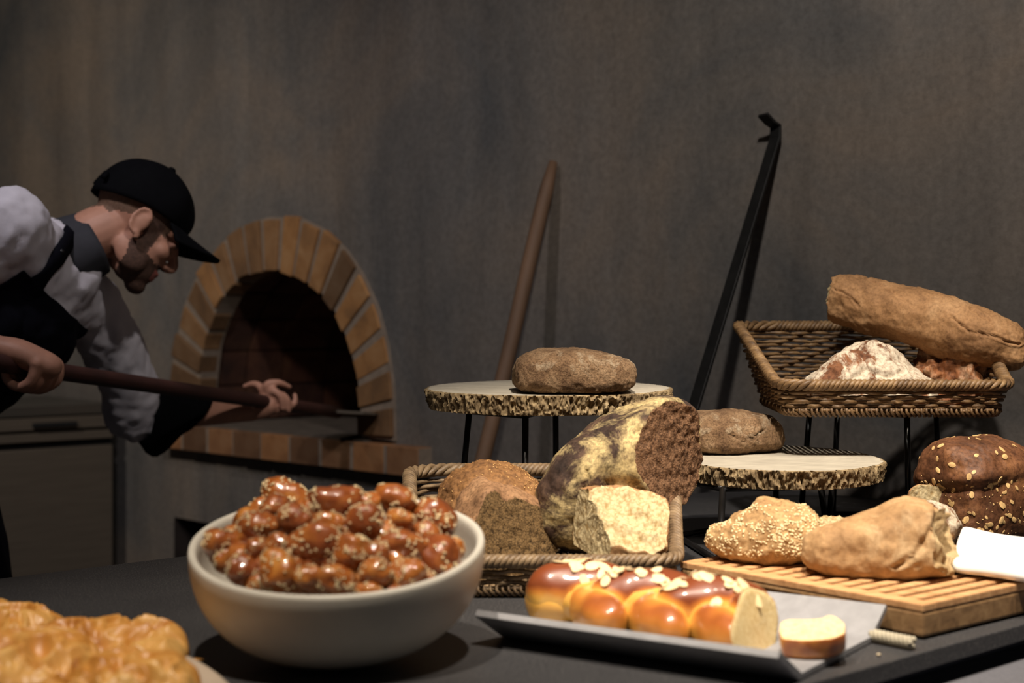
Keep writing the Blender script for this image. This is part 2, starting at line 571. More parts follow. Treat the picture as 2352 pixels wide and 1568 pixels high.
# ash on the hearth
# ------------------------------------------------------------------ buffet counter
CU = np.array([0.7455, 0.6665]); CN = np.array([-0.6665, 0.7455])
FP = np.array([0.33, 1.584])
WID = 1.227
def cnt(k, w): return FP + CU * k + CN * w
def wall_hit(w, off=0.004):
    # along the counter direction until the wall
    p = cnt(0, w)
    k = (off - (p - W0) @ WN) / (CU @ WN)
    return cnt(k, w)
Z_C = 0.90
buffet = empty('buffet_counter', (cnt(0, 0.6)[0], cnt(0, 0.6)[1], 0), 'long charcoal buffet counter carrying the breads', 'counter')
lo = -1.9
poly = [cnt(lo, 0), wall_hit(0), wall_hit(WID), cnt(lo, WID)]
V, Fc = prism(poly, Z_C - 0.022, Z_C)
bevel_obj(MB().add(V, Fc).build('worktop', M['worktop'], buffet, smooth=False), 0.002)
poly = [cnt(lo + 0.03, 0.05), wall_hit(0.05), wall_hit(WID - 0.05), cnt(lo + 0.03, WID - 0.05)]
V, Fc = prism(poly, 0.0, Z_C - 0.022)
MB().add(V, Fc).build('base_cabinet', M['counter_front'], buffet, smooth=False)
poly = [cnt(lo, -0.36), wall_hit(-0.36), wall_hit(0.05), cnt(lo, 0.05)]
V, Fc = prism(poly, Z_C - 0.085, Z_C - 0.048)
bevel_obj(MB().add(V, Fc).build('tray_shelf', M['counter_front'], buffet, smooth=False), 0.002)

# ------------------------------------------------------------------ steel cabinet on the left
a = (258 - CX) / F; Yc = 5.50
cr = np.array([a * Yc, Yc]); L = 1.6; D = 0.62
ca, cb = CU, CN
cab = empty('steel_cabinet', (cr[0] - 0.5, cr[1], 0), 'dark steel under-counter cabinet behind the bending baker', 'cabinet')
ctr = cr - CU * (L / 2) + CN * (D / 2)
MB().add(*obox(ctr, ca, cb, L, D - 0.02, 0.10, 0.955, 0.002)).build('body', M['gap'], cab, smooth=False)
MB().add(*obox(ctr - CN * 0.01, ca, cb, L + 0.01, D, 0.945, 0.985, 0.004)).build('steel_top', M['steel'], cab, smooth=False)
for k in range(2):
    cc = cr - CU * (0.4 + 0.8 * k) - CN * 0.004
    dr_ = MB().add(*obox(cc, ca, cb, 0.785, 0.03, 0.895, 0.940, 0.003)).build('drawer', M['steel_dark'], cab, smooth=False)
    MB().add(*obox(cc - CN * 0.022 + CU * 0.16, ca, cb, 0.17, 0.016, 0.905, 0.922, 0.003)).build('handle', M['gap'], dr_, smooth=False)
    MB().add(*obox(cc, ca, cb, 0.785, 0.03, 0.852, 0.884, 0.003)).build('rail', M['steel_dark'], cab, smooth=False)
    d_ = MB().add(*obox(cc, ca, cb, 0.785, 0.03, 0.13, 0.826, 0.004)).build('door', M['steel_dark'], cab, smooth=False)
for k in (0.06, L - 0.06):
    for w in (0.06, D - 0.06):
        q = cr - CU * k + CN * w
        MB().add(*tube([(q[0], q[1], 0), (q[0], q[1], 0.11)], 0.02, 10)).build('foot', M['steel'], cab)

# ------------------------------------------------------------------ poles leaning on the wall
def path_tube(name, pts, r, sides, mat, label, cat):
    mb = MB(); mb.add(*tube(pts, r, sides))
    return tag(mb.build(name, mat), label, cat)
# wooden peel handle: top on the wall, foot away from it
ts, tz = wall_sz(1272, 372, 0.02)
top = Vector(wall_p(ts, tz, 0.020))
def lean(top, px, py, foot_z, gain=1.0):
    """continue from the wall point through the ray of (px,py) in the plane across the wall; down to foot_z"""
    d0 = Vector(((px - CX) / F, 1, -(py - HY) / F))
    # plane spanned by the wall normal and up through top
    pn = Vector((WT[0], WT[1], 0))
    k = (top - Vector((0, 0, CZ))).dot(pn) / d0.dot(pn)
    q = Vector((0, 0, CZ)) + d0 * k
    t = (foot_z - top.z) / (q.z - top.z)
    return top + (q - top) * t
foot = lean(top, 1112, 1040, 0.02)
pts = [foot + (top - foot) * (i / 24) for i in range(25)]
pts = [p + Vector((0.0022 * math.sin(i * 0.5), 0, 0)) for i, p in enumerate(pts)]
rad = [0.0205] * 23 + [0.0195, 0.012]
pole = path_tube('wooden_pole', pts, rad, 14, M['pole_wood'], 'round wooden pole leaning upright on the wall behind the high wood-slice stand', 'pole')

ts, tz = wall_sz(1786, 300, 0.012)
top = Vector(wall_p(ts, tz, 0.012))
foot = lean(top, 1592, 940, 0.908)
d = (foot - top).normalized()
side = Vector((WT[0], WT[1], 0))
def bar(path, w, h, wdir):
    V, Fc = [], []
    n = len(path)
    for i, p in enumerate(path):
        a_ = path[max(i - 1, 0)]; b_ = path[min(i + 1, n - 1)]
        t = (Vector(b_) - Vector(a_)).normalized()
        s = (Vector(wdir) - t * Vector(wdir).dot(t)).normalized()
        u = t.cross(s)
        for sx, sy in ((-1, -1), (1, -1), (1, 1), (-1, 1)):
            V.append(tuple(Vector(p) + s * (sx * w / 2) + u * (sy * h / 2)))
    for i in range(n - 1):
        for k in range(4):
            k2 = (k + 1) % 4
            Fc.append((i * 4 + k, i * 4 + k2, i * 4 + 4 + k2, i * 4 + 4 + k))
    Fc += [(3, 2, 1, 0), (4 * n - 4, 4 * n - 3, 4 * n - 2, 4 * n - 1)]
    return np.array(V), Fc
foot2 = top + (foot - top) * 1.0
tipd = (Vector(P(1752, 263, top.y - 0.03)) - top)
path = [foot2, top + d * 0.05, top + d * 0.02, top + Vector((0, 0, 0.005)) + tipd * 0.12, top + tipd * 0.5, top + tipd]
V, Fc = bar(path, 0.030, 0.008, side)
o = MB().add(V, Fc).build('iron_poker', M['iron'], smooth=False)
tag(bevel_obj(o, 0.0015), 'flat black iron poker with a hooked tip leaning on the wall', 'poker')

# ------------------------------------------------------------------ wood-slice stands
m, nt, b = new_mat('slice_top')
v = objco(nt)
gr = nd(nt, 'ShaderNodeVectorMath', operation='LENGTH')
mp = nd(nt, 'ShaderNodeMapping'); mp.inputs['Scale'].default_value = (1, 1, 0)
nt.links.new(v, mp.inputs[0]); nt.links.new(mp.outputs[0], gr.inputs[0])
w = nd(nt, 'ShaderNodeMath', operation='MULTIPLY_ADD'); w.inputs[1].default_value = 420
nz = noise(nt, 9, 4, 0.6, v)
w2 = nd(nt, 'ShaderNodeMath', operation='MULTIPLY'); w2.inputs[1].default_value = 14
nt.links.new(nz, w2.inputs[0]); nt.links.new(gr.outputs['Value'], w.inputs[0]); nt.links.new(w2.outputs[0], w.inputs[2])
sn = nd(nt, 'ShaderNodeMath', operation='SINE'); nt.links.new(w.outputs[0], sn.inputs[0])
mr = nd(nt, 'ShaderNodeMapRange'); mr.inputs[1].default_value = -1; nt.links.new(sn.outputs[0], mr.inputs[0])
base = ramp(nt, noise(nt, 14, 5, 0.6, objco(nt, (1, 2, 1))), [(0.3, lin((164, 156, 141))), (0.7, lin((192, 184, 166)))])
col = mixc(nt, 0.06, base, ramp(nt, mr.outputs[0], [(0.2, lin((130, 116, 96))), (0.8, lin((240, 232, 214)))]), 'MULTIPLY')
edge = ramp(nt, gr.outputs['Value'], [(0.93, (0, 0, 0, 1)), (1.0, (1, 1, 1, 1))])
nt.links.new(col, b.inputs['Base Color'])
b.inputs['Roughness'].default_value = 0.62
bump(nt, b, mr.outputs[0], 0.08, 0.001)
M['slice_top'] = m
M['bark'] = crust('bark', (112, 94, 68), (146, 126, 94), (182, 162, 124), scale=34, bs=0.8, bscale=110, bdist=0.004, rough=0.9, stretch=(1, 1, 0.45))

def wood_slice(parent, c, R, th, tilt, seed, ell=1.0):
    nu = 900
    th_ = np.linspace(0, 2 * math.pi, nu, endpoint=False)
    base = 1 + 0.022 * np.sin(2 * th_ + seed) + 0.015 * np.sin(3 * th_ + seed * 2.3) + 0.008 * np.sin(7 * th_ + seed)
    rings, mi, V = [], [], []
    def push(r, z): V.append(np.stack([c[0] + r * np.cos(th_), c[1] + ell * r * np.sin(th_), np.full(nu, c[2]) + z], 1))
    for f in (0.002, 0.3, 0.6, 0.85, 0.95):
        push(R * base * f, 0 * th_)
    top_rows = len(V)
    ns = 22
    for k in range(ns):
        t = k / (ns - 1)
        z = -th * t
        pr = np.array([[math.cos(a_) * R * 90, math.sin(a_) * R * 90, z * 34] for a_ in th_])
        n1 = fan_noise(pr, 1.0, 3, seed)
        pr2 = np.array([[math.cos(a_) * R * 210, math.sin(a_) * R * 210, z * 110] for a_ in th_])
        n2 = fan_noise(pr2, 1.0, 2, seed + 3)
        rid = -np.abs(n1) * 1.6
        env = 0.35 if k == 0 else (0.8 if k == ns - 1 else 1.0)
        rr = R * base * (1 - 0.03 * t) + env * (0.006 + rid * 0.011 + n2 * 0.0035) - (0.002 if k == 0 else 0)
        push(rr, z + 0 * th_)
    for f in (0.9, 0.5, 0.01):
        push(R * base * f * 0.97, 0 * th_ - th)
    V = np.concatenate(V)
    fc = grid_faces(nu, len(V) // nu)
    mi = []
    for j in range(len(V) // nu - 1):
        mi += [0 if j < top_rows else 1] * nu
    fc = [f[::-1] for f in fc]
    Rm = np.array(Matrix.Rotation(tilt, 3, 'X'))
    V = (V - np.array(c)) @ Rm.T + np.array(c)
    o = MB().add(V, fc, mi).build('wood_slice', [M['slice_top'], M['bark']], parent)
    o.data.set_sharp_from_angle(angle=math.radians(50))
    # origin at the slice centre so that the rings are round
    off = Vector(c) - wloc(parent)
    o.data.transform(Matrix.Translation(-off)); o.location = off
    return o

def stand_frame(parent, tops, bots, rt=0.0058):
    """welded rod stand: top frame, legs, foot frame"""
    n = len(tops)
    mb = MB()
    for i in range(n):
        mb.add(*tube([tops[i], tops[(i + 1) % n]], rt, 8))
    mb.build('top_frame', M['black_metal'], parent)
    for i in range(n):
        MB().add(*tube([tops[i], bots[i]], rt, 10)).build('leg', M['black_metal'], parent)
    mb = MB()
    for i in range(n):
        mb.add(*tube([bots[i], bots[(i + 1) % n]], rt * 0.9, 8))
    mb.build('foot_frame', M['black_metal'], parent)

ZF = Z_C + 0.006
# high stand
c1 = P(1258, 889, 2.70)
st1 = empty('slice_stand', (c1.x, c1.y, Z_C), 'tall bark-edged wood slice stand on black legs, holding one flat round loaf', 'stand')
wood_slice(st1, c1, 0.222, 0.036, math.radians(1.2), 1.3)
zt = c1.z - 0.036 - 0.008
t4 = [P(1078, 950, 2.68), P(1207, 957, 2.56), P(1276, 957, 2.80)]
t4 = [Vector((p.x, p.y, zt)) for p in t4]
b4 = [P(1052, 1100, 2.70), P(1205, 1100, 2.54), P(1278, 1100, 2.84)]
b4 = [Vector((p.x, p.y, ZF)) for p in b4]
stand_frame(st1, t4, b4)
# low stand
c2 = P(1783, 1049.3, 2.60)
st2 = empty('slice_stand', (c2.x, c2.y, Z_C), 'low bark-edged wood slice stand between the two wicker baskets', 'stand')
wood_slice(st2, c2, 0.186, 0.033, math.radians(1.7), 4.1)
zt = c2.z - 0.033 - 0.008
t4 = [P(1562, 1110, 2.60), P(1660, 1120, 2.46), P(1885, 1120, 2.50), P(1782, 1110, 2.74)]
t4 = [Vector((p.x, p.y, zt)) for p in t4]
b4 = [PZ(1556, 1230, ZF), PZ(1652, 1290, ZF), PZ(1898, 1210, ZF), PZ(1782, 1190, ZF)]
stand_frame(st2, t4, b4)
V, Fc = tube([P(1912, 1118, 2.52) * 1.0, b4[2] + Vector((0.004, 0, 0))], 0.0058, 10)
MB().add(V, Fc).build('leg', M['black_metal'], st2)

# ------------------------------------------------------------------ wicker baskets
def wicker_mat(name, a, b_, c):
    m, nt, bs = new_mat(name)
    v = objco(nt)
    n = noise(nt, 45, 4, 0.6, v)
    col = ramp(nt, n, [(0.3, lin(a)), (0.52, lin(b_)), (0.75, lin(c))])
    oi = nd(nt, 'ShaderNodeObjectInfo')
    col = mixc(nt, 0.6, col, ramp(nt, oi.outputs['Random'], [(0, lin((170, 160, 150))), (1, (1, 1, 1, 1))]), 'MULTIPLY')
    nt.links.new(col, bs.inputs['Base Color']); bs.inputs['Roughness'].default_value = 0.55
    bump(nt, bs, noise(nt, 300, 3, 0.6, v), 0.3, 0.001)
    return m
M['wicker_a'] = wicker_mat('wicker_brown', (90, 68, 44), (124, 96, 63), (150, 122, 83))
M['wicker_b'] = wicker_mat('wicker_grey', (98, 80, 60), (134, 112, 84), (160, 138, 106))

def basket(label, o_xy, ax, W, D, hf, hb, z0, mat, flare=0.028, tilt=0.0, seed=0, yshift=0.0):
    """display basket: low front, high back; o_xy front-left base corner, ax unit vector along the front edge"""
    ax = np.array(ax) / np.linalg.norm(ax); ay = np.array([-ax[1], ax[0]])
    c3 = np.array([*(np.array(o_xy) + ax * W / 2 + ay * D / 2), z0])
    th = empty('wicker_basket', tuple(c3), label, 'basket')
    rc = 0.035
    def loop(n):
        # rounded rectangle, starts mid-front, counter-clockwise; returns u (along), v (deep), outward normal
        hw, hd = W / 2, D / 2
        segs = []
        def line(p, q, nrm): segs.append(('l', np.array(p, float), np.array(q, float), np.array(nrm, float)))
        def arc(c, a0): segs.append(('a', np.array(c, float), a0, None))
        line((0, -hd), (hw - rc, -hd), (0, -1)); arc((hw - rc, -hd + rc), -math.pi / 2)
        line((hw, -hd + rc), (hw, hd - rc), (1, 0)); arc((hw - rc, hd - rc), 0)
        line((hw - rc, hd), (-hw + rc, hd), (0, 1)); arc((-hw + rc, hd - rc), math.pi / 2)
        line((-hw, hd - rc), (-hw, -hd + rc), (-1, 0)); arc((-hw + rc, -hd + rc), math.pi)
        line((-hw + rc, -hd), (0, -hd), (0, -1))
        lens = [np.linalg.norm(s[2] - s[1]) if s[0] == 'l' else rc * math.pi / 2 for s in segs]
        tot = sum(lens)
        out = []
        for i in range(n):
            d = tot * i / n; k = 0
            while d > lens[k]: d -= lens[k]; k += 1
            s = segs[k]
            if s[0] == 'l':
                out.append((s[1] + (s[2] - s[1]) * (d / lens[k]), s[3]))
            else:
                an = s[2] + d / rc
                nr = np.array([math.cos(an), math.sin(an)])
                out.append((s[1] + nr * rc, nr))
        return out, tot
    NST = 64; SUB = 5
    L, tot = loop(NST * SUB)
    def hh(p):
        t = (p[1] + D / 2) / D
        t = min(max((t - 0.06) / 0.86, 0), 1)
        return hf + (hb - hf) * (t * t * (3 - 2 * t) * 0.35 + t * 0.65)
    Rt = np.array(Matrix.Rotation(tilt, 3, Vector((ax[0], ax[1], 0))))
    def to3(p, nr, z, off):
        q = p + nr * (off + flare * (z / max(hb * 0.55, 1e-6)) ** 0.9)
        xy = ax * q[0] + ay * q[1]
        return Rt @ np.array([xy[0], xy[1], z]) + c3
    rw = random.Random(seed)
    dz = 0.0082; r0 = 0.0036
    # weavers
    k = 0
    z = 0.006
    while z < hb - 0.004:
        amp = 0.0042
        pts, segs = [], []
        for i, (p, nr) in enumerate(L):
            ok = z <= hh(p) - 0.004
            if ok:
                ph = math.cos(math.pi * (i / SUB + k))
                w_ = 0.0010 * math.sin(i * 0.35 + k * 2.1) + rw.uniform(-0.0004, 0.0004)
                pts.append(to3(p, nr, z + w_, amp * ph))
            else:
                pts.append(None)
        if all(q is not None for q in pts):
            V, Fc = tube(pts, r0, 6, closed=True)
            MB().add(V, Fc).build('weaver', mat, th)
        else:
            n = len(pts)
            st = next(i for i in range(n) if pts[i] is None)
            run = []
            for j in range(n + 1):
                q = pts[(st + j) % n]
                if q is None:
                    if len(run) > 3:
                        V, Fc = tube(run, r0, 6)
                        MB().add(V, Fc).build('weaver', mat, th)
                    run = []
                else: run.append(q)
        z += dz; k += 1
    # stakes
    for s in range(NST):
        p, nr = L[s * SUB]
        h = hh(p)
        zz = np.linspace(-0.004, h + 0.004, 6)
        MB().add(*tube([to3(p, nr, z_, 0.0) for z_ in zz], 0.0030, 6)).build('stake', mat, th)
    # twisted rim
    n = 420
    LR, _ = loop(n)
    turns = int(tot / 0.034)
    for k in range(4):
        path = []
        for i, (p, nr) in enumerate(LR):
            h = hh(p) + 0.006
            an = 2 * math.pi * (turns * i / n + k / 4)
            path.append(to3(p, nr, h + 0.0065 * math.sin(an), 0.0075 * math.cos(an)))
        MB().add(*tube(path, 0.0050, 7, closed=True)).build('rim_strand', mat, th)
    # bottom border: short wraps round the edge
    mb = MB()
    nb = 150
    LB, _ = loop(nb)
    for i, (p, nr) in enumerate(LB):
        lean_ = 0.006
        j = (i + 1) % nb
        a_ = to3(p, nr, 0.010, 0.004); b_ = to3(p, nr, 0.003, 0.0085); c_ = to3(LB[j][0], LB[j][1], -0.004, 0.006); d_ = to3(LB[j][0], LB[j][1], -0.005, -0.006)
        mb.add(*tube([a_, b_, c_, d_], 0.0026, 5))
    o = mb.build('bottom_border', mat, th); o['kind'] = 'stuff'
    # woven floor: rods across
    nr_ = int(W / 0.0095)
    for i in range(nr_):
        u = -W / 2 + 0.006 + (W - 0.012) * i / (nr_ - 1)
        path = []
        for j in range(15):
            vv = -D / 2 + 0.004 + (D - 0.008) * j / 14
            xy = ax * u + ay * vv
            path.append(Rt @ np.array([xy[0], xy[1], 0.0018 * math.cos(math.pi * (j + i))]) + c3)
        MB().add(*tube(path, 0.0046, 5)).build('floor_rod', mat, th)
    return th

# low basket on the counter
fl = PZ(1530, 1370, Z_C)
Yf = 2.075
bx_r = (1535 - CX) / F * Yf
basket('grey brown wicker basket on the counter behind the bowl, filled with cut loaves', (bx_r - 0.356, Yf), (1, 0.0), 0.356, 0.33, 0.040, 0.132, Z_C + 0.008,
       M['wicker_b'], flare=0.022, seed=2)
# raised basket on its own stand
zb_ = 1.128
fy = 2.58
bk_l = (1815 - CX) / F * fy
b2 = basket('brown wicker basket raised on black legs at the right, holding floured loaves', (bk_l, fy), (1, -0.02), 0.375, 0.32, 0.046, 0.146, zb_ + 0.006,
            M['wicker_a'], flare=0.030, tilt=math.radians(0.6), seed=5)
ctr = wloc(b2)
st3 = empty('basket_stand', (ctr.x, ctr.y, Z_C), 'black rod stand carrying the raised wicker basket', 'stand')
zt = zb_ - 0.0045
t4 = [P(1860, 955, 2.805), P(1924, 955, 2.885), P(2150, 955, 2.87), P(2083, 955, 2.68)]
t4 = [Vector((p.x, p.y, zt)) for p in t4]
t4 = [t4[0], t4[3], t4[2], t4[1]]
b4 = [P(1838, 0, 2.81), P(2088, 0, 2.68), P(2160, 0, 2.92), P(1913, 0, 2.93)]
b4 = [Vector((p.x, p.y, ZF)) for p in b4]
stand_frame(st3, t4, b4)

# ------------------------------------------------------------------ slatted bread board
def board_wood(name, a, b_, c, rot):
    m, nt, bs = new_mat(name)
    t = nd(nt, 'ShaderNodeTexCoord')
    mp = nd(nt, 'ShaderNodeMapping'); mp.inputs['Rotation'].default_value = (0, 0, rot); mp.inputs['Scale'].default_value = (6, 60, 60)
    nt.links.new(t.outputs['Object'], mp.inputs[0])
    n = noise(nt, 1.2, 5, 0.6, mp.outputs[0], 0.5)
    nt.links.new(ramp(nt, n, [(0.28, lin(a)), (0.5, lin(b_)), (0.74, lin(c))]), bs.inputs['Base Color'])
    bs.inputs['Roughness'].default_value = 0.6
    bump(nt, bs, n, 0.2, 0.001)
    return m
bf_l = PZ(1562, 1289, 0.9447); bf_r = PZ(2121, 1388, 0.9447)
d1 = np.array([bf_r.x - bf_l.x, bf_r.y - bf_l.y]); LB1 = np.linalg.norm(d1); d1 /= LB1
d2 = np.array([-d1[1], d1[0]])
BW = 0.45
brot = -math.atan2(d1[1], d1[0])
M['board_front'] = board_wood('board_oak', (104, 78, 50), (140, 108, 72), (164, 132, 92), brot)
M['slat'] = board_wood('board_slat', (168, 122, 78), (198, 150, 102), (218, 174, 126), brot + math.pi / 2)
b0 = np.array([bf_l.x, bf_l.y])
bc = b0 + d1 * LB1 / 2 + d2 * BW / 2
board = empty('bread_board', (bc[0], bc[1], Z_C), 'thick oak bread board with slatted top and finger groove, at the right', 'board')
V, Fc = obox(bc, d1, d2, LB1, BW, Z_C + 0.003, 0.9345, 0.004)
body = MB().add(V, Fc).build('body', M['board_front'], board, smooth=False)
# finger groove in the front face
gc = b0 + d1 * LB1 * 0.33
ga = np.linspace(0, 2 * math.pi, 24, endpoint=False)
pv = []
for a_ in ga:
    u = math.cos(a_) * 0.011 + (0.085 if math.cos(a_) > 0 else -0.085); w_ = math.sin(a_) * 0.011
    pv.append((u, w_))
cut = MB(); V = []
for off in (-0.02, 0.016):
    for u, w_ in pv:
        q = gc + d1 * u + d2 * off
        V.append((q[0], q[1], 0.9185 + w_))
n = len(pv)
cut.add(V, [tuple(range(n)), tuple(range(2 * n - 1, n - 1, -1))] + [(i, n + i, n + (i + 1) % n, (i + 1) % n) for i in range(n)])
co = cut.build('cutter', M['board_front'])
md = body.modifiers.new('b', 'BOOLEAN'); md.operation = 'DIFFERENCE'; md.object = co; md.solver = 'EXACT'
bpy.context.view_layer.update()
dg = bpy.context.evaluated_depsgraph_get()
nm = bpy.data.meshes.new_from_object(body.evaluated_get(dg))
body.modifiers.clear(); body.data = nm
bpy.data.objects.remove(co)
# rails and slats
V, Fc = obox(b0 + d1 * LB1 / 2 + d2 * 0.0125, d1, d2, LB1, 0.025, 0.9345, 0.9447, 0.002)
MB().add(V, Fc).build('front_rail', M['slat'], board, smooth=False)
V, Fc = obox(b0 + d1 * LB1 / 2 + d2 * (BW - 0.0125), d1, d2, LB1, 0.025, 0.9345, 0.9447, 0.002)
MB().add(V, Fc).build('back_rail', M['slat'], board, smooth=False)
nsl = 15
Vs, Fs = bevel_box(0.0165, BW - 0.05, 0.0105, 0.002)
sl_me = MB().add(Vs, Fs).mesh('slat', M['slat'], smooth=False)
for i in range(nsl):
    q = b0 + d1 * (0.00825 + (LB1 - 0.0165) * i / (nsl - 1)) + d2 * BW / 2
    inst('slat', sl_me, board, (q[0], q[1], 0.93965), (0, 0, math.atan2(d1[1], d1[0])))
# rope loop peeping out under the front edge
M['rope'] = simple_mat('rope', (168, 160, 140), 0.9, 80, 0.2, 0.4, 300)
ra = PZ(2004, 1458, Z_C + 0.009); rb = PZ(2096, 1476, Z_C + 0.009)
rope = empty('rope_handle', tuple(ra), None, None); rope.parent = board; rope.location = ra - wloc(board)
for k in range(3):
    path = []
    for i in range(60):
        t = i / 59
        p = ra.lerp(rb, t) + Vector((0, 0, 0.0))
        dd = (rb - ra).normalized(); s = Vector((-dd.y, dd.x, 0))
        an = 2 * math.pi * (t * 3.2 + k / 3)
        path.append(p + s * (0.0046 * math.cos(an)) + Vector((0, 0, 0.0046 * math.sin(an))))
    MB().add(*tube(path, 0.0037, 8)).build('strand', M['rope'], rope)

# ------------------------------------------------------------------ slate tray
M['tray'] = simple_mat('tray_slate', (140, 140, 143), 0.55, 40, 0.12, 0.35, 240, bdist=0.0008)
tf = PZ(1839, 1564, Z_C); tb = PZ(2004, 1476, Z_C)
e2 = np.array([tb.x - tf.x, tb.y - tf.y]); TBW = np.linalg.norm(e2); e2 /= TBW
e1 = np.array([-e2[1], e2[0]])     # towards the left end
TL = 0.40
prof = [(-0.062, 0.036), (-0.056, 0.043), (0.004, 0.008), (TBW - 0.004, 0.008), (TBW + 0.05, 0.0385), (TBW + 0.056, 0.0315), (TBW + 0.003, 0.0), (-0.003, 0.0)]
V = []
for k in (0, 1):
    for w_, z in prof:
        q = np.array([tf.x, tf.y]) + e2 * w_ + e1 * (TL * k)
        V.append((q[0], q[1], Z_C + 0.001 + z))
n = len(prof)
fc = [(i, (i + 1) % n, n + (i + 1) % n, n + i) for i in range(n)] + [(7, 6, 3, 2), (2, 1, 0, 7), (3, 6, 5, 4), (n + 2, n + 3, n + 6, n + 7), (n + 7, n + 0, n + 1, n + 2), (n + 4, n + 5, n + 6, n + 3)]
tray = MB().add(V, fc).build('serving_tray', M['tray'], smooth=False)
bm = bmesh.new(); bm.from_mesh(tray.data); bmesh.ops.recalc_face_normals(bm, faces=bm.faces); bm.to_mesh(tray.data); bm.free()
tag(bevel_obj(tray, 0.0012), 'grey slate-look serving tray with two upturned long sides under the braided loaf', 'tray')
def tray_p(k, w_, z=0.0):
    q = np.array([tf.x, tf.y]) + e2 * (TBW / 2 + w_) + e1 * k
    return Vector((q[0], q[1], Z_C + 0.009 + z))

# ------------------------------------------------------------------ bowl
M['bowl'] = simple_mat('bowl_glaze', (196, 191, 179), 0.45, 8, 0.10, 0.15, 160)
def lathe(prof, nu, c, tilt=0.0, wob=0.0):
    V = []
    for r, z in prof:
        for i in range(nu):
            an = 2 * math.pi * i / nu
            w_ = 1 + wob * (math.sin(3 * an + 1) * 0.5 + math.sin(5 * an)) * (r > 0.1)
            V.append((r * w_ * math.cos(an), r * w_ * math.sin(an), z))
    V = np.array(V) @ np.array(Matrix.Rotation(tilt, 3, 'X')).T
    return V + np.array(c), [f for f in grid_faces(nu, len(prof))]
BT = math.radians(11.6)
RIM_C = P(775, 1262, 1.714); BR = 0.1755; BH = 0.125
prof = []
for i in range(21):                       # outside, bottom to rim
    t = i / 20
    an = t * math.pi / 2
    r = BR * math.sin(an) ** 0.72; z = -BH * math.cos(an) ** 0.86
    prof.append((max(r, 0.0005), z))
th_b = 0.0105
prof += [(BR - 0.001, 0.004), (BR - 0.004, 0.0055), (BR - 0.0075, 0.0045), (BR - th_b, 0.0)]
for i in range(20, -1, -1):
    t = i / 20; an = t * math.pi / 2
    r = (BR - th_b) * math.sin(an) ** 0.72; z = -(BH - th_b) * math.cos(an) ** 0.86
    if i < 20: prof.append((max(r, 0.0005), z))
V, Fc = lathe(prof, 96, (0, 0, 0), BT, 0.004)
zc = Z_C - V[:, 2].min() + 0.0005
RIM_C = Vector((RIM_C.x, RIM_C.y, zc))
V = V + np.array(RIM_C)
bowl = tag(MB().add(V, Fc).build('serving_bowl', M['bowl']), 'large deep cream ceramic bowl heaped with honey dumplings', 'bowl')

# ------------------------------------------------------------------ platter in the near left corner
M['platter'] = simple_mat('platter', (176, 160, 142), 0.6, 12, 0.14, 0.3, 90)
pc = (-0.605, 1.60)
prof = [(0.0005, 0.0), (0.24, 0.0), (0.285, 0.008), (0.300, 0.016), (0.302, 0.019), (0.298, 0.0205), (0.28, 0.0165), (0.23, 0.0125), (0.0005, 0.012)]
V, Fc = lathe(prof, 128, (0, 0, Z_C + 0.0005))
pe_ = np.array([-0.62, 0.7846]); pm_ = np.array([0.7846, 0.62])
pc = (-0.60, 1.50)
xy = V[:, :2].copy()
V[:, :2] = np.array(pc) + xy[:, :1] * 1.50 * pe_ + xy[:, 1:2] * 0.875 * -pm_
tag(MB().add(V, Fc).build('platter', M['platter']), 'oval beige platter under the filo pies in the near left corner', 'plate')

# ------------------------------------------------------------------ breads
def spow(a, p): return np.sign(a) * np.abs(a) ** p

def loaf(L, W, H, Hb, nu=112, nv=128, ex=1.0, er=0.8, ec=0.9, bend=0.0, lump=(0.006, 14, 3), fine=(0.0014, 80, 2), seed=0,
         shape=None, cuts=(), extra=None, flat=True, pole_mat=None):
    """bread body round the local x axis; returns verts, faces, material index per face (0 crust, 1.. cut faces)"""
    vv = np.linspace(0.0008, math.pi - 0.0008, nv)
    uu = np.linspace(0, 2 * math.pi, nu, endpoint=False)
    vg, ug = np.meshgrid(vv, uu, indexing='ij')
    x = -spow(np.cos(vg), ex)
    r = np.abs(np.sin(vg)) ** er
    r[0] = r[-1] = 1e-4
    y = r * spow(np.cos(ug), ec); z = r * spow(np.sin(ug), ec)
    V = np.stack([x * L, y * W, np.where(z > 0, z * H, z * Hb * 1.25)], -1).reshape(-1, 3)
    fc = grid_faces(nu, nv)
    if shape is not None: V = shape(V)
    N = vnormals(V, fc)
    d = lump[0] * fan_noise(V, lump[1], lump[2], seed) * 1.6
    V = V + N * d[:, None]
    if extra is not None:
        N = vnormals(V, fc)
        V = V + N * extra(V, N)[:, None]
    if fine[0] > 0:
        N = vnormals(V, fc)
        V = V + N * (fine[0] * 1.6 * fan_noise(V, fine[1], fine[2], seed + 5))[:, None]
    if flat:
        V[:, 2] = np.maximum(V[:, 2], -Hb)
    mark = np.zeros(len(V), int)
    for ci, (p0, n, rough, rs) in enumerate(cuts):
        n = np.array(n, float); n /= np.linalg.norm(n); p0 = np.array(p0, float)
        dd = (V - p0) @ n
        hit = dd > 0
        V[hit] -= n * dd[hit][:, None]
        mark[hit] = ci + 1
        if rough > 0 and hit.any():
            q = fan_noise(V[hit], rs, 4, seed + 17 + ci)
            V[hit] += n * (rough * (q * 1.6 - 0.2))[:, None]
    if bend:
        k = bend / (2 * L)
        an = V[:, 0] * k; R = 1.0 / k
        V = np.stack([(R + V[:, 2]) * np.sin(an), V[:, 1], (R + V[:, 2]) * np.cos(an) - R], 1)
    Q = np.array(fc)
    mk = mark[Q]
    mi = np.where((mk > 0).all(1), mk.max(1), 0)
    return V, fc, mi.tolist()

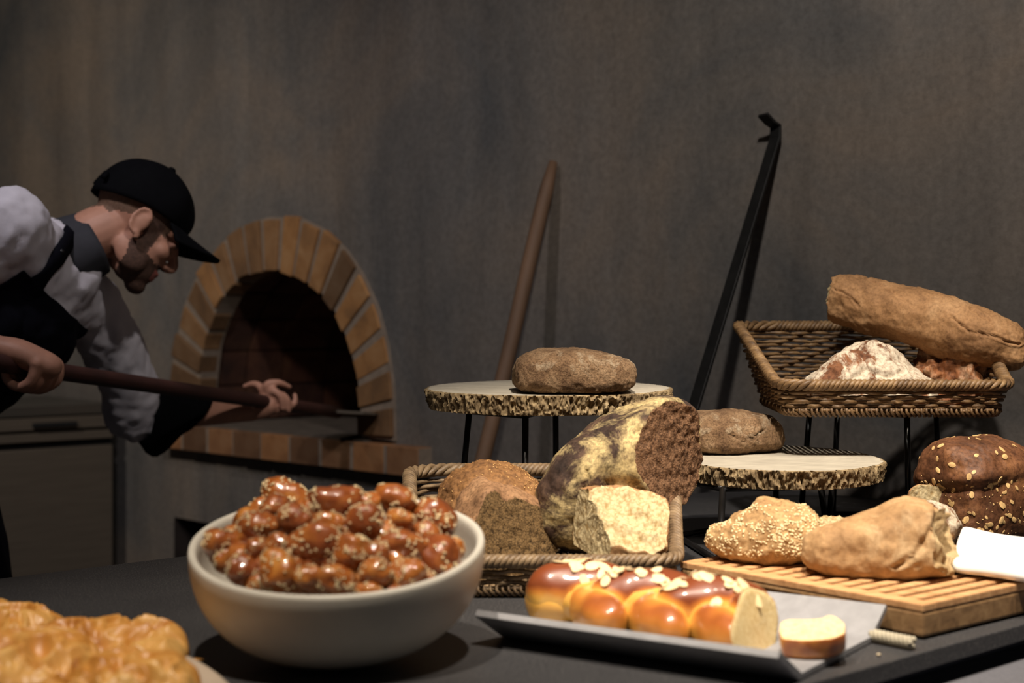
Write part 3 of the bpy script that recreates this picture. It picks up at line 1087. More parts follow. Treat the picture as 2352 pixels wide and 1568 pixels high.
def place(V, loc, rot):
    Rm = np.array(Euler([math.radians(a) for a in rot], 'XYZ').to_matrix())
    return V @ Rm.T + np.array(loc), Rm

def bread(name, label, data, loc, rot, mats, cat='bread', parent=None, group=None):
    V, fc, mi = data
    W_, Rm = place(V, loc, rot)
    o = MB().add(W_, fc, mi).build(name, mats, parent, loc=tuple(loc))
    if parent is None: tag(o, label, cat, group)
    elif label: o['label'] = label
    o['_rough'] = 0
    return o, W_, fc, mi

def scatter(V, fc, count, test, seed):
    """random points with normals on faces that pass test(centres, normals)"""
    rg = np.random.default_rng(seed)
    Q = np.array(fc)
    a = V[Q[:, 0]]; b_ = V[Q[:, 1]]; c = V[Q[:, 2]]; d = V[Q[:, 3]]
    n = np.cross(c - a, d - b_); ar = np.linalg.norm(n, axis=1) / 2
    n = n / np.maximum(np.linalg.norm(n, axis=1, keepdims=True), 1e-12)
    ctr = (a + b_ + c + d) / 4
    w = ar * test(ctr, n)
    if w.sum() <= 0: return np.zeros((0, 3)), np.zeros((0, 3))
    idx = rg.choice(len(Q), count, p=w / w.sum())
    f1, f2 = rg.random(count)[:, None], rg.random(count)[:, None]
    p = (a[idx] * (1 - f1) + b_[idx] * f1) * (1 - f2) + (d[idx] * (1 - f1) + c[idx] * f1) * f2
    return p, n[idx]

ICO = None
def ico(sub=1):
    bm = bmesh.new(); bmesh.ops.create_icosphere(bm, subdivisions=sub, radius=1.0)
    bm.verts.index_update()
    V = np.array([tuple(v.co) for v in bm.verts]); f = [tuple(v.index for v in q.verts) for q in bm.faces]
    bm.free(); return V, f
SEED_V, SEED_F = ico(1)

def frame(n, rg):
    n = Vector(n); t = Vector((rg.normal(), rg.normal(), rg.normal()))
    t = (t - n * t.dot(n)).normalized()
    return np.array([tuple(t), tuple(n.cross(t)), tuple(n)])

def seeds_mesh(pts, nrm, size, seed, sink=0.3, flatness=0.5, elong=1.6):
    rg = np.random.default_rng(seed)
    mb = MB()
    for p, n in zip(pts, nrm):
        fr = frame(n, rg)
        s = size * rg.uniform(0.75, 1.25)
        v = SEED_V * np.array([s * elong, s, s * flatness])
        mb.add(v @ fr + p + np.array(n) * s * flatness * (1 - 2 * sink), SEED_F)
    return mb

M['rye'] = crust('rye_crust', (102, 76, 54), (142, 112, 82), (168, 140, 108), scale=26, bs=1.0, bscale=190, bdist=0.005, rough=0.9,
                 flour=0.75, flour_thr=0.585, flour_w=0.05, flour_scale=13, flour_col=(196, 180, 152))
M['rye_dark'] = crust('dark_rye_crust', (40, 30, 26), (72, 54, 44), (112, 88, 66), scale=16, bs=0.45, bscale=120, bdist=0.003, rough=0.8,
                      flour=0.85, flour_thr=0.505, flour_w=0.06, flour_scale=11, flour_col=(206, 184, 130))
M['rye_crumb'] = crumb('rye_crumb', (66, 46, 32), (128, 96, 70), 300, 0.8, 0.004)
M['brown_crumb'] = crumb('brown_crumb', (58, 44, 26), (116, 92, 60), 290, 0.7, 0.003)
M['white_crumb'] = crumb('white_crumb', (152, 128, 86), (192, 176, 138), 170, 0.6, 0.003)
M['pale_crumb'] = crumb('pale_crumb', (212, 184, 128), (238, 216, 168), 320, 0.25, 0.001)
M['golden'] = crust('golden_crust', (120, 86, 56), (162, 122, 82), (192, 154, 112), speck=0.45, scale=11, bs=0.4, bscale=130, bdist=0.003, rough=0.75)
M['brown'] = crust('brown_crust', (94, 64, 38), (132, 94, 56), (156, 116, 76), scale=13, bs=0.5, bscale=110, bdist=0.003, rough=0.75)
M['tan'] = crust('tan_crust', speck=0.3, dark=(138, 104, 68), mid=(176, 140, 98), light=(198, 168, 126), scale=9, bs=0.4, bscale=90, bdist=0.003, rough=0.75,
                 flour=0.3, flour_thr=0.56, flour_scale=14, flour_col=(222, 202, 164))
M['sesame_crust'] = crust('sesame_crust', (142, 108, 70), (180, 145, 100), (200, 170, 124), speck=0.5, scale=14, bs=0.6, bscale=120, bdist=0.003, rough=0.8)
M['floured'] = crust('floured_crust', (94, 58, 38), (130, 86, 56), (154, 110, 76), scale=14, bs=0.5, bscale=100, bdist=0.003, rough=0.8,
                     flour=1.0, flour_thr=0.455, flour_w=0.035, flour_scale=15, flour_col=(204, 192, 170))
M['crusty'] = crust('crusty_crust', (84, 48, 30), (140, 88, 52), (184, 130, 88), scale=22, bs=0.6, bscale=90, bdist=0.004, rough=0.7,
                    flour=0.6, flour_thr=0.56, flour_scale=24, flour_col=(206, 180, 150))
M['oat_crust'] = crust('oat_crust', (68, 42, 27), (106, 69, 45), (144, 100, 64), scale=12, bs=0.4, bscale=110, bdist=0.003, rough=0.55)
M['torn_crust'] = crust('torn_crust', (112, 82, 58), (148, 112, 80), (172, 138, 104), scale=11, bs=0.4, bscale=120, bdist=0.003, rough=0.75)
M['tan_inside'] = crust('tan_inside', (150, 124, 86), (186, 158, 114), (206, 182, 140), speck=0.3, scale=16, bs=0.4, bscale=90, bdist=0.003, rough=0.8)
M['sesame'] = simple_mat('sesame', (222, 200, 156), 0.5, 30, 0.15)
M['oat'] = simple_mat('oat', (208, 172, 116), 0.6, 60, 0.35)
M['toasted'] = simple_mat('toasted_sesame', (190, 148, 92), 0.5, 60, 0.3)
M['almond'] = simple_mat('almond', (238, 214, 168), 0.5, 60, 0.12)

# -- flat rye loaf on the high stand
def crack_fn(*lines):
    """grooves on the front side of a loaf along polylines in its x-z view: (points, width, depth)"""
    def f(V, N):
        d = np.zeros(len(V))
        for pts, w, dep in lines:
            w *= 0.55; dep *= 0.62
            pts = np.array(pts, float)[:, [0, 2]]
            best = np.full(len(V), 9.0)
            U = V[:, [0, 2]] + 0.0035 * np.stack([fan_noise(V, 60, 2, 3.3), fan_noise(V, 60, 2, 4.4)], 1)
            for a_, b_ in zip(pts[:-1], pts[1:]):
                ab = b_ - a_; t = np.clip(((U - a_) @ ab) / (ab @ ab), 0, 1)
                best = np.minimum(best, np.linalg.norm(U - (a_ + t[:, None] * ab), axis=1))
            best[V[:, 1] > 0.012] = 9.0
            d -= dep * np.exp(-(best / w) ** 2)
            d += 0.35 * dep * np.exp(-((best - 2.2 * w) / (1.2 * w)) ** 2)
        return d
    return f
def sh1(V):
    V = V.copy()
    V[:, 2] *= np.where(V[:, 2] > 0, 1 - 0.12 * V[:, 0] / 0.11 + 0.10 * np.exp(-((V[:, 0] - 0.005) / 0.03) ** 2), 1)
    return V
dt = loaf(0.110, 0.098, 0.046, 0.026, ex=0.82, er=0.50, ec=0.66, lump=(0.0032, 13, 3), fine=(0.0013, 110, 2), seed=1, shape=sh1,
          extra=crack_fn(([(0.02, -0.055, 0.036), (0.04, -0.06, 0.032)], 0.003, 0.006)))
zs = 1.174
bread('rye_loaf', 'flat grey-brown rye loaf dusted with flour, alone on the tall wood slice', dt, (P(1320, 0, 2.585).x, 2.585, zs + 0.0245), (0, 0, 4), [M['rye']])
# -- flat rye loaf on the low stand
dt = loaf(0.104, 0.088, 0.050, 0.026, ex=0.9, er=0.58, ec=0.72, lump=(0.0035, 13, 3), fine=(0.0013, 110, 2), seed=7,
          extra=crack_fn(([(-0.03, -0.075, 0.012), (0.0, -0.08, 0.0), (0.02, -0.078, 0.008), (0.045, -0.07, 0.02)], 0.0035, 0.009),
                         ([(0.03, -0.075, -0.002), (0.02, -0.078, 0.008)], 0.003, 0.006)))
bread('rye_loaf', 'cracked oval rye loaf lying on the low wood slice', dt, (P(1668, 0, 2.70).x, 2.70, 1.0545 + 0.026), (0, 0, 12), [M['rye']])

# -- raised basket
ZB2 = zb_ + 0.0125
def sh_tri(V):
    V = V.copy()
    x = V[:, 0] / 0.118
    V[:, 2] *= np.where(V[:, 2] > 0, np.clip(1.12 - 0.62 * np.abs(x + 0.02) ** 1.3, 0.3, 2), 1)
    return V
dt = loaf(0.126, 0.072, 0.090, 0.024, ex=0.95, er=0.75, ec=0.95, lump=(0.006, 17, 3), fine=(0.0014, 70, 2), seed=11, shape=sh_tri,
          extra=crack_fn(([(-0.06, -0.05, 0.02), (-0.03, -0.05, 0.045), (0.01, -0.055, 0.03), (0.04, -0.055, 0.04)], 0.007, 0.010),
                         ([(-0.09, -0.04, 0.0), (0.0, -0.07, 0.004), (0.09, -0.04, 0.0)], 0.006, 0.006)))
bread('floured_loaf', 'white-floured pointed loaf lying in the raised basket', dt, (P(2000, 0, 2.70).x, 2.70, ZB2 + 0.024), (0, 0, 3), [M['floured']])
dt = loaf(0.075, 0.062, 0.085, 0.024, ex=0.9, er=0.8, ec=0.95, lump=(0.016, 24, 3), fine=(0.003, 70, 3), seed=13)
bread('crusty_roll', 'rough reddish-brown crusty roll beside the floured loaf in the raised basket', dt, (P(2178, 0, 2.77).x, 2.765, ZB2 + 0.024), (0, 0, -10), [M['crusty']])
# long loaf laid across the raised basket
la, lb = P(1925, 677, 2.84), P(2298, 778, 2.70)
dv = (lb - la); mid = (la + lb) / 2
rz = math.degrees(math.atan2(dv.y, dv.x)); ry = -math.degrees(math.asin(dv.z / dv.length))
HL = dv.length / 2
def sh_long(V):
    V = V.copy(); x = V[:, 0] / (HL + 0.05)
    s = 1.0 + 0.10 * np.exp(-((x - 0.35) / 0.4) ** 2) - 0.1 * (x < -0.5) * np.abs(x + 0.5)
    V[:, 1] *= s; V[:, 2] *= s
    V[:, 2] -= 0.012 * x ** 2
    return V
dt = loaf(HL + 0.055, 0.058, 0.054, 0.046, nu=128, nv=190, ex=0.8, er=0.55, ec=0.9, lump=(0.005, 12, 3), fine=(0.0012, 90, 2), seed=17, shape=sh_long,
          cuts=[((-HL - 0.008, 0, 0), (-1, 0, -0.12), 0.005, 60)], flat=False,
          extra=crack_fn(([(-0.13, -0.02, 0.05), (-0.06, -0.035, 0.04), (0.0, -0.05, 0.02)], 0.003, 0.006),
                         ([(-HL, -0.05, 0.012), (-0.12, -0.055, 0.006), (-0.10, -0.055, -0.01)], 0.003, 0.006),
                         ([(0.07, -0.05, 0.02), (0.11, -0.055, 0.0), (0.15, -0.05, 0.004), (0.2, -0.03, 0.0)], 0.0035, 0.007),
                         ([(0.10, -0.03, 0.04), (0.14, -0.045, 0.03)], 0.003, 0.005)))
bread('long_loaf', 'long golden-brown loaf with a torn left end laid across the raised basket', dt, tuple(mid), (0, ry, rz), [M['golden'], M['white_crumb']])

# -- low basket
ZB1 = Z_C + 0.0135
dt = loaf(0.092, 0.082, 0.076, 0.062, ex=0.95, er=0.9, ec=0.95, lump=(0.004, 16, 3), fine=(0.0018, 90, 3), seed=23)
o, V_, f_, _ = bread('seeded_round_loaf', 'domed brown round loaf with sesame sprinkled on top, at the back of the low basket', dt, (P(1128, 0, 2.32).x, 2.315, 0.994), (0, 6, 0), [M['brown']])
p_, n_ = scatter(V_, f_, 330, lambda c, n: (n[:, 2] > 0.1) * (0.25 + (n[:, 0] > 0.2)), 3)
tag(seeds_mesh(p_, n_, 0.0012, 3).build('sesame_seeds', M['toasted'], o), kind='stuff')
# torn brown half loaf, cut face towards the camera
def sh_torn(V):
    V = V.copy()
    V[:, 2] *= np.where(V[:, 2] > 0, 1 + 0.25 * np.exp(-((V[:, 1] - 0.035) / 0.022) ** 2) - 0.45 * np.clip(-V[:, 1] / 0.075, 0, 1), 1)
    return V
dt = loaf(0.115, 0.088, 0.062, 0.036, ex=0.9, er=0.75, ec=0.8, lump=(0.006, 14, 3), fine=(0.001, 90, 2), seed=29, shape=sh_torn,
          cuts=[((-0.035, 0.0, 0), (-0.72, -0.40, 0.56), 0.0014, 75)], extra=crack_fn(([(-0.08, 0.05, 0.05), (0.03, 0.045, 0.07)], 0.007, 0.010)))
bread('torn_loaf', 'torn brown loaf showing its dark crumb, front left in the low basket', dt, (P(1165, 0, 2.22).x, 2.225, 0.966), (0, -26, 102), [M['torn_crust'], M['brown_crumb']])
# big bent dark rye loaf leaning out of the basket
def sh_bent(V):
    V = V.copy(); x = V[:, 0] / 0.135
    s = 1 + 0.10 * x
    V[:, 1] *= s; V[:, 2] *= s
    return V
dt = loaf(0.150, 0.082, 0.086, 0.078, nu=128, nv=150, ex=0.85, er=0.58, ec=0.95, lump=(0.006, 12, 3), fine=(0.001, 80, 2), seed=31, flat=False, shape=sh_bent,
          cuts=[((0.070, -0.045, 0), (0.62, -0.76, -0.12), 0.0022, 80)], bend=0.75,
          extra=crack_fn(([(-0.06, -0.07, 0.03), (-0.04, -0.06, 0.05)], 0.004, 0.008), ([(0.03, -0.06, 0.055), (0.05, -0.05, 0.065)], 0.004, 0.008),
                         ([(-0.07, -0.078, -0.02), (-0.03, -0.08, -0.015)], 0.004, 0.007)))
bread('bent_rye_loaf', 'big dark bent rye loaf with yellow flour streaks leaning out of the low basket', dt, tuple(P(1420, 1082, 2.285)), (8, -32, 4), [M['rye_dark'], M['rye_crumb']])
# white chunk
dt = loaf(0.074, 0.064, 0.050, 0.046, ex=0.5, er=0.25, ec=0.5, lump=(0.004, 18, 3), fine=(0.0008, 90, 2), seed=37,
          cuts=[((0.0, -0.05, -0.012), (0.06, -0.58, 0.81), 0.005, 60), ((-0.040, 0, 0), (-0.84, -0.54, 0.06), 0.0012, 80)])
bread('white_bread_chunk', 'broken chunk of pale white bread in the right front of the low basket', dt, tuple(P(1420, 1204, 2.155)), (4, 4, -8), [M['golden'], M['white_crumb'], M['white_crumb']])

# -- on the board
ZBD = 0.9455
def sh_pt(V):
    V = V.copy(); x = V[:, 0] / 0.09
    V[:, 2] *= np.where(V[:, 2] > 0, 1 - 0.55 * np.clip(-x - 0.05, 0, 1), 1)
    V[:, 1] *= 1 - 0.3 * np.clip(-x, 0, 1)
    return V
dt = loaf(0.090, 0.066, 0.064, 0.026, ex=1.0, er=0.8, ec=0.92, lump=(0.004, 16, 3), fine=(0.0022, 60, 3), seed=41, shape=sh_pt,
          extra=crack_fn(([(-0.03, -0.02, 0.07), (0.02, -0.01, 0.075), (0.05, -0.03, 0.06)], 0.005, 0.007), ([(0.02, -0.06, 0.02), (0.018, -0.05, 0.04)], 0.003, 0.004)))
o, V_, f_, _ = bread('sesame_loaf', 'pointed light-brown loaf crusted with sesame, at the left of the bread board', dt, (P(1760, 0, 2.12).x, 2.125, ZBD + 0.026), (0, 0, -16), [M['sesame_crust']])
nz_ = lambda c: np.array([mnoise.noise(Vector(q) * 40) for q in c])
p_, n_ = scatter(V_, f_, 900, lambda c, n: (n[:, 1] < 0.4) * np.clip(0.6 + nz_(c) * 1.5, 0.02, 2) * (c[:, 2] < ZBD + 0.085) * (c[:, 2] > ZBD + 0.012), 4)
tag(seeds_mesh(p_, n_, 0.0016, 4).build('sesame_seeds', M['sesame'], o), kind='stuff')
def sh_tan(V):
    V = V.copy(); x = V[:, 0] / 0.11
    V[:, 2] *= np.where(V[:, 2] > 0, 0.62 + 0.42 * np.exp(-((x - 0.35) / 0.55) ** 2), 1)
    V[:, 1] *= 0.82 + 0.22 * np.clip(x + 0.4, 0, 1)
    return V
dt = loaf(0.116, 0.070, 0.082, 0.028, nu=128, nv=150, ex=0.9, er=0.68, ec=0.85, lump=(0.005, 12, 3), fine=(0.001, 80, 2), seed=43, shape=sh_tan,
          cuts=[((0.080, 0, 0.02), (0.92, -0.38, 0.12), 0.012, 22)],
          extra=crack_fn(([(-0.03, -0.03, 0.09), (0.03, -0.01, 0.105), (0.07, -0.01, 0.10)], 0.004, 0.008),
                         ([(0.075, -0.02, 0.095), (0.055, -0.06, 0.05), (0.03, -0.072, 0.01), (0.0, -0.075, -0.01)], 0.006, 0.008)))
bread('tan_loaf', 'large smooth tan loaf with a folded broken end, in the middle of the bread board', dt, (P(2036, 0, 2.015).x, 2.015, ZBD + 0.028), (0, 0, -6), [M['tan'], M['tan_inside']])
dt = loaf(0.06, 0.035, 0.04, 0.022, ex=0.8, er=0.6, ec=0.8, lump=(0.003, 20, 3), seed=47, cuts=[((0, 0, 0.022), (0.2, -0.4, 0.85), 0.003, 80)])
bread('bread_heel', 'small heel of bread showing crumb between the sesame loaf and the tan loaf', dt, tuple(P(1940, 1238, 2.215)), (0, 0, 20), [M['tan'], M['white_crumb']])
# -- behind the tan loaf
dt = loaf(0.05, 0.04, 0.045, 0.022, ex=0.95, er=0.85, ec=0.95, lump=(0.004, 22, 3), seed=53)
bread('floured_roll', 'white-floured roll peeping over the tan loaf', dt, (P(2130, 0, 2.30).x, 2.30, Z_C + 0.066), (0, 0, 10), [M['floured']])
dt = loaf(0.05, 0.016, 0.060, 0.060, ex=0.5, er=0.18, ec=0.35, lump=(0.001, 22, 3), seed=57, cuts=[((0, -0.002, 0), (0, -1, 0.05), 0.001, 80)], flat=False)
bread('bread_slice', 'upright slice of grainy bread standing left of the oat loaf', dt, (P(2148, 0, 2.40).x, 2.40, 0.962), (0, 8, 8), [M['golden'], M['white_crumb']])
def flake_mesh(name, a_, b_, th, mat, seed):
    rg_ = random.Random(seed); n_ = 14
    ring = [(a_ * math.cos(2 * math.pi * i / n_) * rg_.uniform(0.9, 1.08), b_ * math.sin(2 * math.pi * i / n_) * rg_.uniform(0.88, 1.1)) for i in range(n_)]
    V = [(x, y, -th) for x, y in ring] + [(x, y, th) for x, y in ring] + [(x * 0.5, y * 0.5, th * 1.5) for x, y in ring]
    f = [tuple(range(n_ - 1, -1, -1)), tuple(range(2 * n_, 3 * n_))]
    for i in range(n_):
        j = (i + 1) % n_
        f += [(i, j, n_ + j, n_ + i), (n_ + i, n_ + j, 2 * n_ + j, 2 * n_ + i)]
    return MB().add(V, f).mesh(name, mat, smooth=False)
# oat loaf
def oat_extra(V, N):
    # mushroom seam of a tin loaf: groove all round below the domed top
    zz = 0.018 + 0.020 * (V[:, 0] / 0.12) 
    d = -0.006 * np.exp(-((V[:, 2] - zz) / 0.006) ** 2) + 0.006 * np.exp(-((V[:, 2] - zz - 0.018) / 0.012) ** 2)
    return d * np.clip(0.25 - V[:, 0] / 0.10, 0.05, 1)
def sh_oat(V):
    V = V.copy()
    s_ = 1 - 0.07 / (1 + np.exp((V[:, 2] - 0.012) / 0.008))
    V[:, 0] *= s_; V[:, 1] *= s_
    V[:, 2] *= np.where(V[:, 2] > 0, 1.05 - 0.38 * np.clip(V[:, 0] / 0.12, 0, 1), 1)
    return V
dt = loaf(0.128, 0.086, 0.090, 0.100, nu=128, nv=150, ex=0.75, er=0.5, ec=0.78, lump=(0.006, 10, 3), fine=(0.001, 80, 2), seed=61, extra=oat_extra, shape=sh_oat)
oat_loc = (P(2268, 0, 2.46).x, 2.465, Z_C + 0.108)
o, V_, f_, _ = bread('oat_loaf', 'tall dark tin loaf studded with oat flakes at the right edge', dt, oat_loc, (-6, 5, 34), [M['oat_crust']])
fl_mes = [flake_mesh('oat_flake', 0.0058, 0.0040, 0.0007, M['oat'], 20 + k) for k in range(4)]
lowp, lown = scatter(V_, f_, 170, lambda c, n: (c[:, 2] < oat_loc[2] + 0.028) * (n[:, 1] < 0.35) * (c[:, 2] > Z_C + 0.02), 5)
topp, topn = scatter(V_, f_, 40, lambda c, n: (c[:, 2] >= oat_loc[2] + 0.028) * (n[:, 1] < 0.5), 6)
rg = np.random.default_rng(8)
for p, n in list(zip(lowp, lown)) + list(zip(topp, topn)):
    fr = frame(n, rg)
    rot = Matrix(fr.T.tolist()).to_euler()
    s = rg.uniform(0.45, 1.2)
    inst('oat_flake', fl_mes[rg.integers(4)], o, Vector(p) + Vector(n) * 0.0004, rot, (s, s * rg.uniform(0.7, 1.1), s))
p_, n_ = scatter(V_, f_, 260, lambda c, n: (c[:, 2] < oat_loc[2] + 0.03) * (n[:, 1] < 0.35), 9)
tag(seeds_mesh(p_, n_, 0.0011, 9).build('grain_bits', M['oat'], o), kind='stuff')

# ------------------------------------------------------------------ napkin
M['napkin'] = simple_mat('napkin_cotton', (246, 243, 238), 0.85, 30, 0.02, 0.15, 400, bdist=0.0006)
na = np.array(PZ(2183, 1318, 0.948)[:2]); nb_ = na + np.array(d1) * 0.26
ndir = np.array([PZ(2210, 1212, 0.965).x, PZ(2210, 1212, 0.965).y]) - na
nl_ = np.linalg.norm(ndir); ndir /= nl_
mb = MB()
nu, nvv = 60, 50
layers = 1
NQ = [np.array(q_) for q_ in ((PZ(2184, 1318, 0.948).x, PZ(2184, 1318, 0.948).y), (0.722, 1.886), (0.800, 2.125), (0.716, 2.285))]
def nap(u, v_, z):
    q = (NQ[0] * (1 - u) + NQ[1] * u) * (1 - v_) + (NQ[3] * (1 - u) + NQ[2] * u) * v_
    wob = 0.003 * math.sin(u * 5 + v_ * 3) + 0.002 * math.sin(v_ * 9 + u * 2)
    lift = 0.012 * v_ + 0.006 * math.exp(-((v_ - 0.55) / 0.2) ** 2)
    return (q[0], q[1], 0.9475 + z + lift + wob * (0.3 + z * 30))
for li in range(layers):
    zlo, zhi = 0.0005, 0.015
    ins = 0.012 * li + 0.003 * math.sin(li * 2.0)
    V = []
    ring = [(-0.25, 0), (-0.05, 0.28), (0.0, 0.5), (-0.05, 0.8), (-0.25, 1.0)]
    prof = [(0.5, 0.0), (0.03, 0.0), (0.008, 0.18), (0.0, 0.5), (0.008, 0.82), (0.03, 1.0), (0.5, 1.0)]
    # rounded pillow slab: rings shrink towards the centre on both faces
    n = 120
    def sq(t, k):
        a_ = 2 * math.pi * t
        c_, s_ = math.cos(a_), math.sin(a_)
        m_ = max(abs(c_), abs(s_)); e_ = 0.86
        x_, y_ = c_ / m_, s_ / m_
        rr_ = (abs(x_) ** 14 + abs(y_) ** 14) ** (1 / 14)
        return 0.5 + x_ / rr_ * (0.5 - k), 0.5 + y_ / rr_ * (0.5 - k)
    rows = [(0.499, 0), (0.3, 0), (0.12, 0), (0.03, 0.0), (0.01, 0.12), (0.002, 0.3), (0.0, 0.5), (0.004, 0.72), (0.014, 0.9), (0.035, 1), (0.12, 1), (0.2, 1), (0.3, 1), (0.4, 1), (0.499, 1)]
    for k, tz_ in rows:
        for i in range(n):
            u, v_ = sq(i / n, k * (1 - 0.0) + ins * 0.5)
            V.append(nap(u, v_, zlo + (zhi - zlo) * tz_))
    mb.add(V, grid_faces(n, len(rows)))
nk = tag(mb.build('napkin', M['napkin']), 'folded white cotton napkin lying on the right end of the bread board', 'napkin')

# ------------------------------------------------------------------ braided loaf and its slice
m, nt, b = new_mat('braid_crust')
at_ = nd(nt, 'ShaderNodeAttribute', attribute_name='bake')
n = noise(nt, 30, 4, 0.6, objco(nt))
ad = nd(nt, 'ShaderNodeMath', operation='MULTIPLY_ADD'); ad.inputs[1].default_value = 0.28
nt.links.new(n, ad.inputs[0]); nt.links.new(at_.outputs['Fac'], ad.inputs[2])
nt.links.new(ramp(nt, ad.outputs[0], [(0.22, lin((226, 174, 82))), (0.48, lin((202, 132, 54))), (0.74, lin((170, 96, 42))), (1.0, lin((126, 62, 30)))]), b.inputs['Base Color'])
b.inputs['Roughness'].default_value = 0.42
b.inputs['Coat Weight'].default_value = 0.7; b.inputs['Coat Roughness'].default_value = 0.12
bump(nt, b, noise(nt, 150, 4, 0.6, objco(nt)), 0.12, 0.001)
M['braid'] = m
M['braid_crumb'] = crumb('braid_crumb', (214, 184, 124), (238, 216, 164), 260, 0.35, 0.0015)
bA = tray_p(0.085, -0.030); bB = tray_p(0.385, -0.016)
bx = (bB - bA).normalized(); by = Vector((-bx.y, bx.x, 0)); bz = Vector((0, 0, 1))
BL = (bB - bA).length
braid = empty('braided_loaf', tuple((bA + bB) / 2), 'glossy braided sweet loaf with almond flakes, cut at one end, on the grey tray', 'bread')
def bake_attr(o, vals):
    a_ = o.data.attributes.new('bake', 'FLOAT', 'POINT')
    a_.data.foreach_set('value', np.asarray(vals, dtype=np.float32))
braid_geo = []
cutn = np.array([-0.97, -0.10, 0.22]); cutn /= np.linalg.norm(cutn)
p0 = np.array([0.004, 0, 0.03])
LOBES = []
for t_ in (0.86, 0.55, 0.22, -0.10):           # lobes over the ridge
    LOBES.append((t_, -0.004, 0.042, 0.072, 0.039, 0.037, 40))
for t_ in (0.70, 0.41, 0.12):                  # near side
    LOBES.append((t_, 0.034, 0.026, 0.068, 0.032, 0.030, -38))
for t_ in (0.72, 0.42, 0.12):                  # far side
    LOBES.append((t_, -0.046, 0.028, 0.052, 0.030, 0.028, -20))
LOBES.append((0.96, 0.014, 0.026, 0.040, 0.038, 0.027, 10))
cut_pts = []
lob = []
for i, (t_, y_, z_, a_, b_, c_, yaw_) in enumerate(LOBES):
    th_ = math.radians(yaw_)
    lob.append((np.array([t_ * BL, y_, z_]), np.array([[math.cos(th_), math.sin(th_), 0], [-math.sin(th_), math.cos(th_), 0], [0, 0, 1.0]]), np.array([a_, b_, c_])))
for i, (c0_, R_, r_) in enumerate(lob):
    V, fc, _ = loaf(r_[0], r_[1], r_[2], r_[2], nu=40, nv=44, ex=0.95, er=0.85, ec=1.0, lump=(0.0022, 24, 2), fine=(0, 1, 1), seed=200 + i, flat=False)
    V = V @ R_ + c0_
    V[:, 2] = np.maximum(V[:, 2], 0.0015)
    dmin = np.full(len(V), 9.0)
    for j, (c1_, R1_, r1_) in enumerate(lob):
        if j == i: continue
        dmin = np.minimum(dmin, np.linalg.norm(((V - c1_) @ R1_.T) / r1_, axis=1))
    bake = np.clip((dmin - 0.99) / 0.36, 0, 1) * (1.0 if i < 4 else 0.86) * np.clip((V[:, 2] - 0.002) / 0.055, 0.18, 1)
    dd = (V - p0) @ cutn
    hit = dd > 0
    V[hit] -= cutn * dd[hit][:, None]
    cut_pts.append(V[hit])
    mi = [1 if all(hit[list(f)]) else 0 for f in fc]
    Wd = np.array(bA) + V[:, :1] * np.array(bx) + V[:, 1:2] * np.array(by) + V[:, 2:] * np.array(bz)
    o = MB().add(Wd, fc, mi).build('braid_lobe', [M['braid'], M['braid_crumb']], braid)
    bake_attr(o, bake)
    braid_geo.append((Wd, fc))
# flat crumb face over the cut end
cp = np.concatenate(cut_pts)
cu1 = np.cross(cutn, [0, 0, 1.0]); cu1 /= np.linalg.norm(cu1); cu2 = np.cross(cutn, cu1)
cc0 = cp.mean(0)
A2 = np.stack([(cp - cc0) @ cu1, (cp - cc0) @ cu2], 1)
NA = 64
an_ = np.linspace(0, 2 * math.pi, NA, endpoint=False)
sup = np.array([np.partition(A2 @ np.array([math.cos(a_), math.sin(a_)]), -3)[-3] for a_ in an_])
# radial outline: farthest cut vertex in each direction, smoothed
ra_ = np.arctan2(A2[:, 1], A2[:, 0]) % (2 * math.pi); rl_ = np.linalg.norm(A2, axis=1)
out_r = np.array([min(s2 / math.cos(a_ - b2) for b2, s2 in zip(an_, sup) if math.cos(a_ - b2) > 0.15) for a_ in an_]) * 0.985
V = []
rows3 = [0.02, 0.3, 0.55, 0.8, 0.93, 1.0]
for s_ in rows3:
    for a_, r_ in zip(an_, out_r):
        V.append(cc0 + cu1 * (math.cos(a_) * r_ * s_) + cu2 * (math.sin(a_) * r_ * s_) + cutn * (0.0014 if s_ < 0.99 else 0.0))
V = np.array(V)
Wd = np.array(bA) + V[:, :1] * np.array(bx) + V[:, 1:2] * np.array(by) + V[:, 2:] * np.array(bz)
MB().add(Wd, grid_faces(NA, len(rows3))).build('cut_face', M['braid_crumb'], braid)
V, fc, mi = loaf(0.150, 0.044, 0.030, 0.026, nu=48, nv=60, ex=0.7, er=0.4, ec=0.85, lump=(0.002, 20, 2), seed=77)
V = V + np.array([0.165, 0, 0.030])
dd = (V - p0 + cutn * 0.002) @ cutn; hit = dd > 0
V[hit] -= cutn * dd[hit][:, None]
Wd = np.array(bA) + V[:, :1] * np.array(bx) + V[:, 1:2] * np.array(by) + V[:, 2:] * np.array(bz)
o = MB().add(Wd, fc).build('loaf_core', M['braid'], braid); bake_attr(o, np.full(len(V), 0.12))
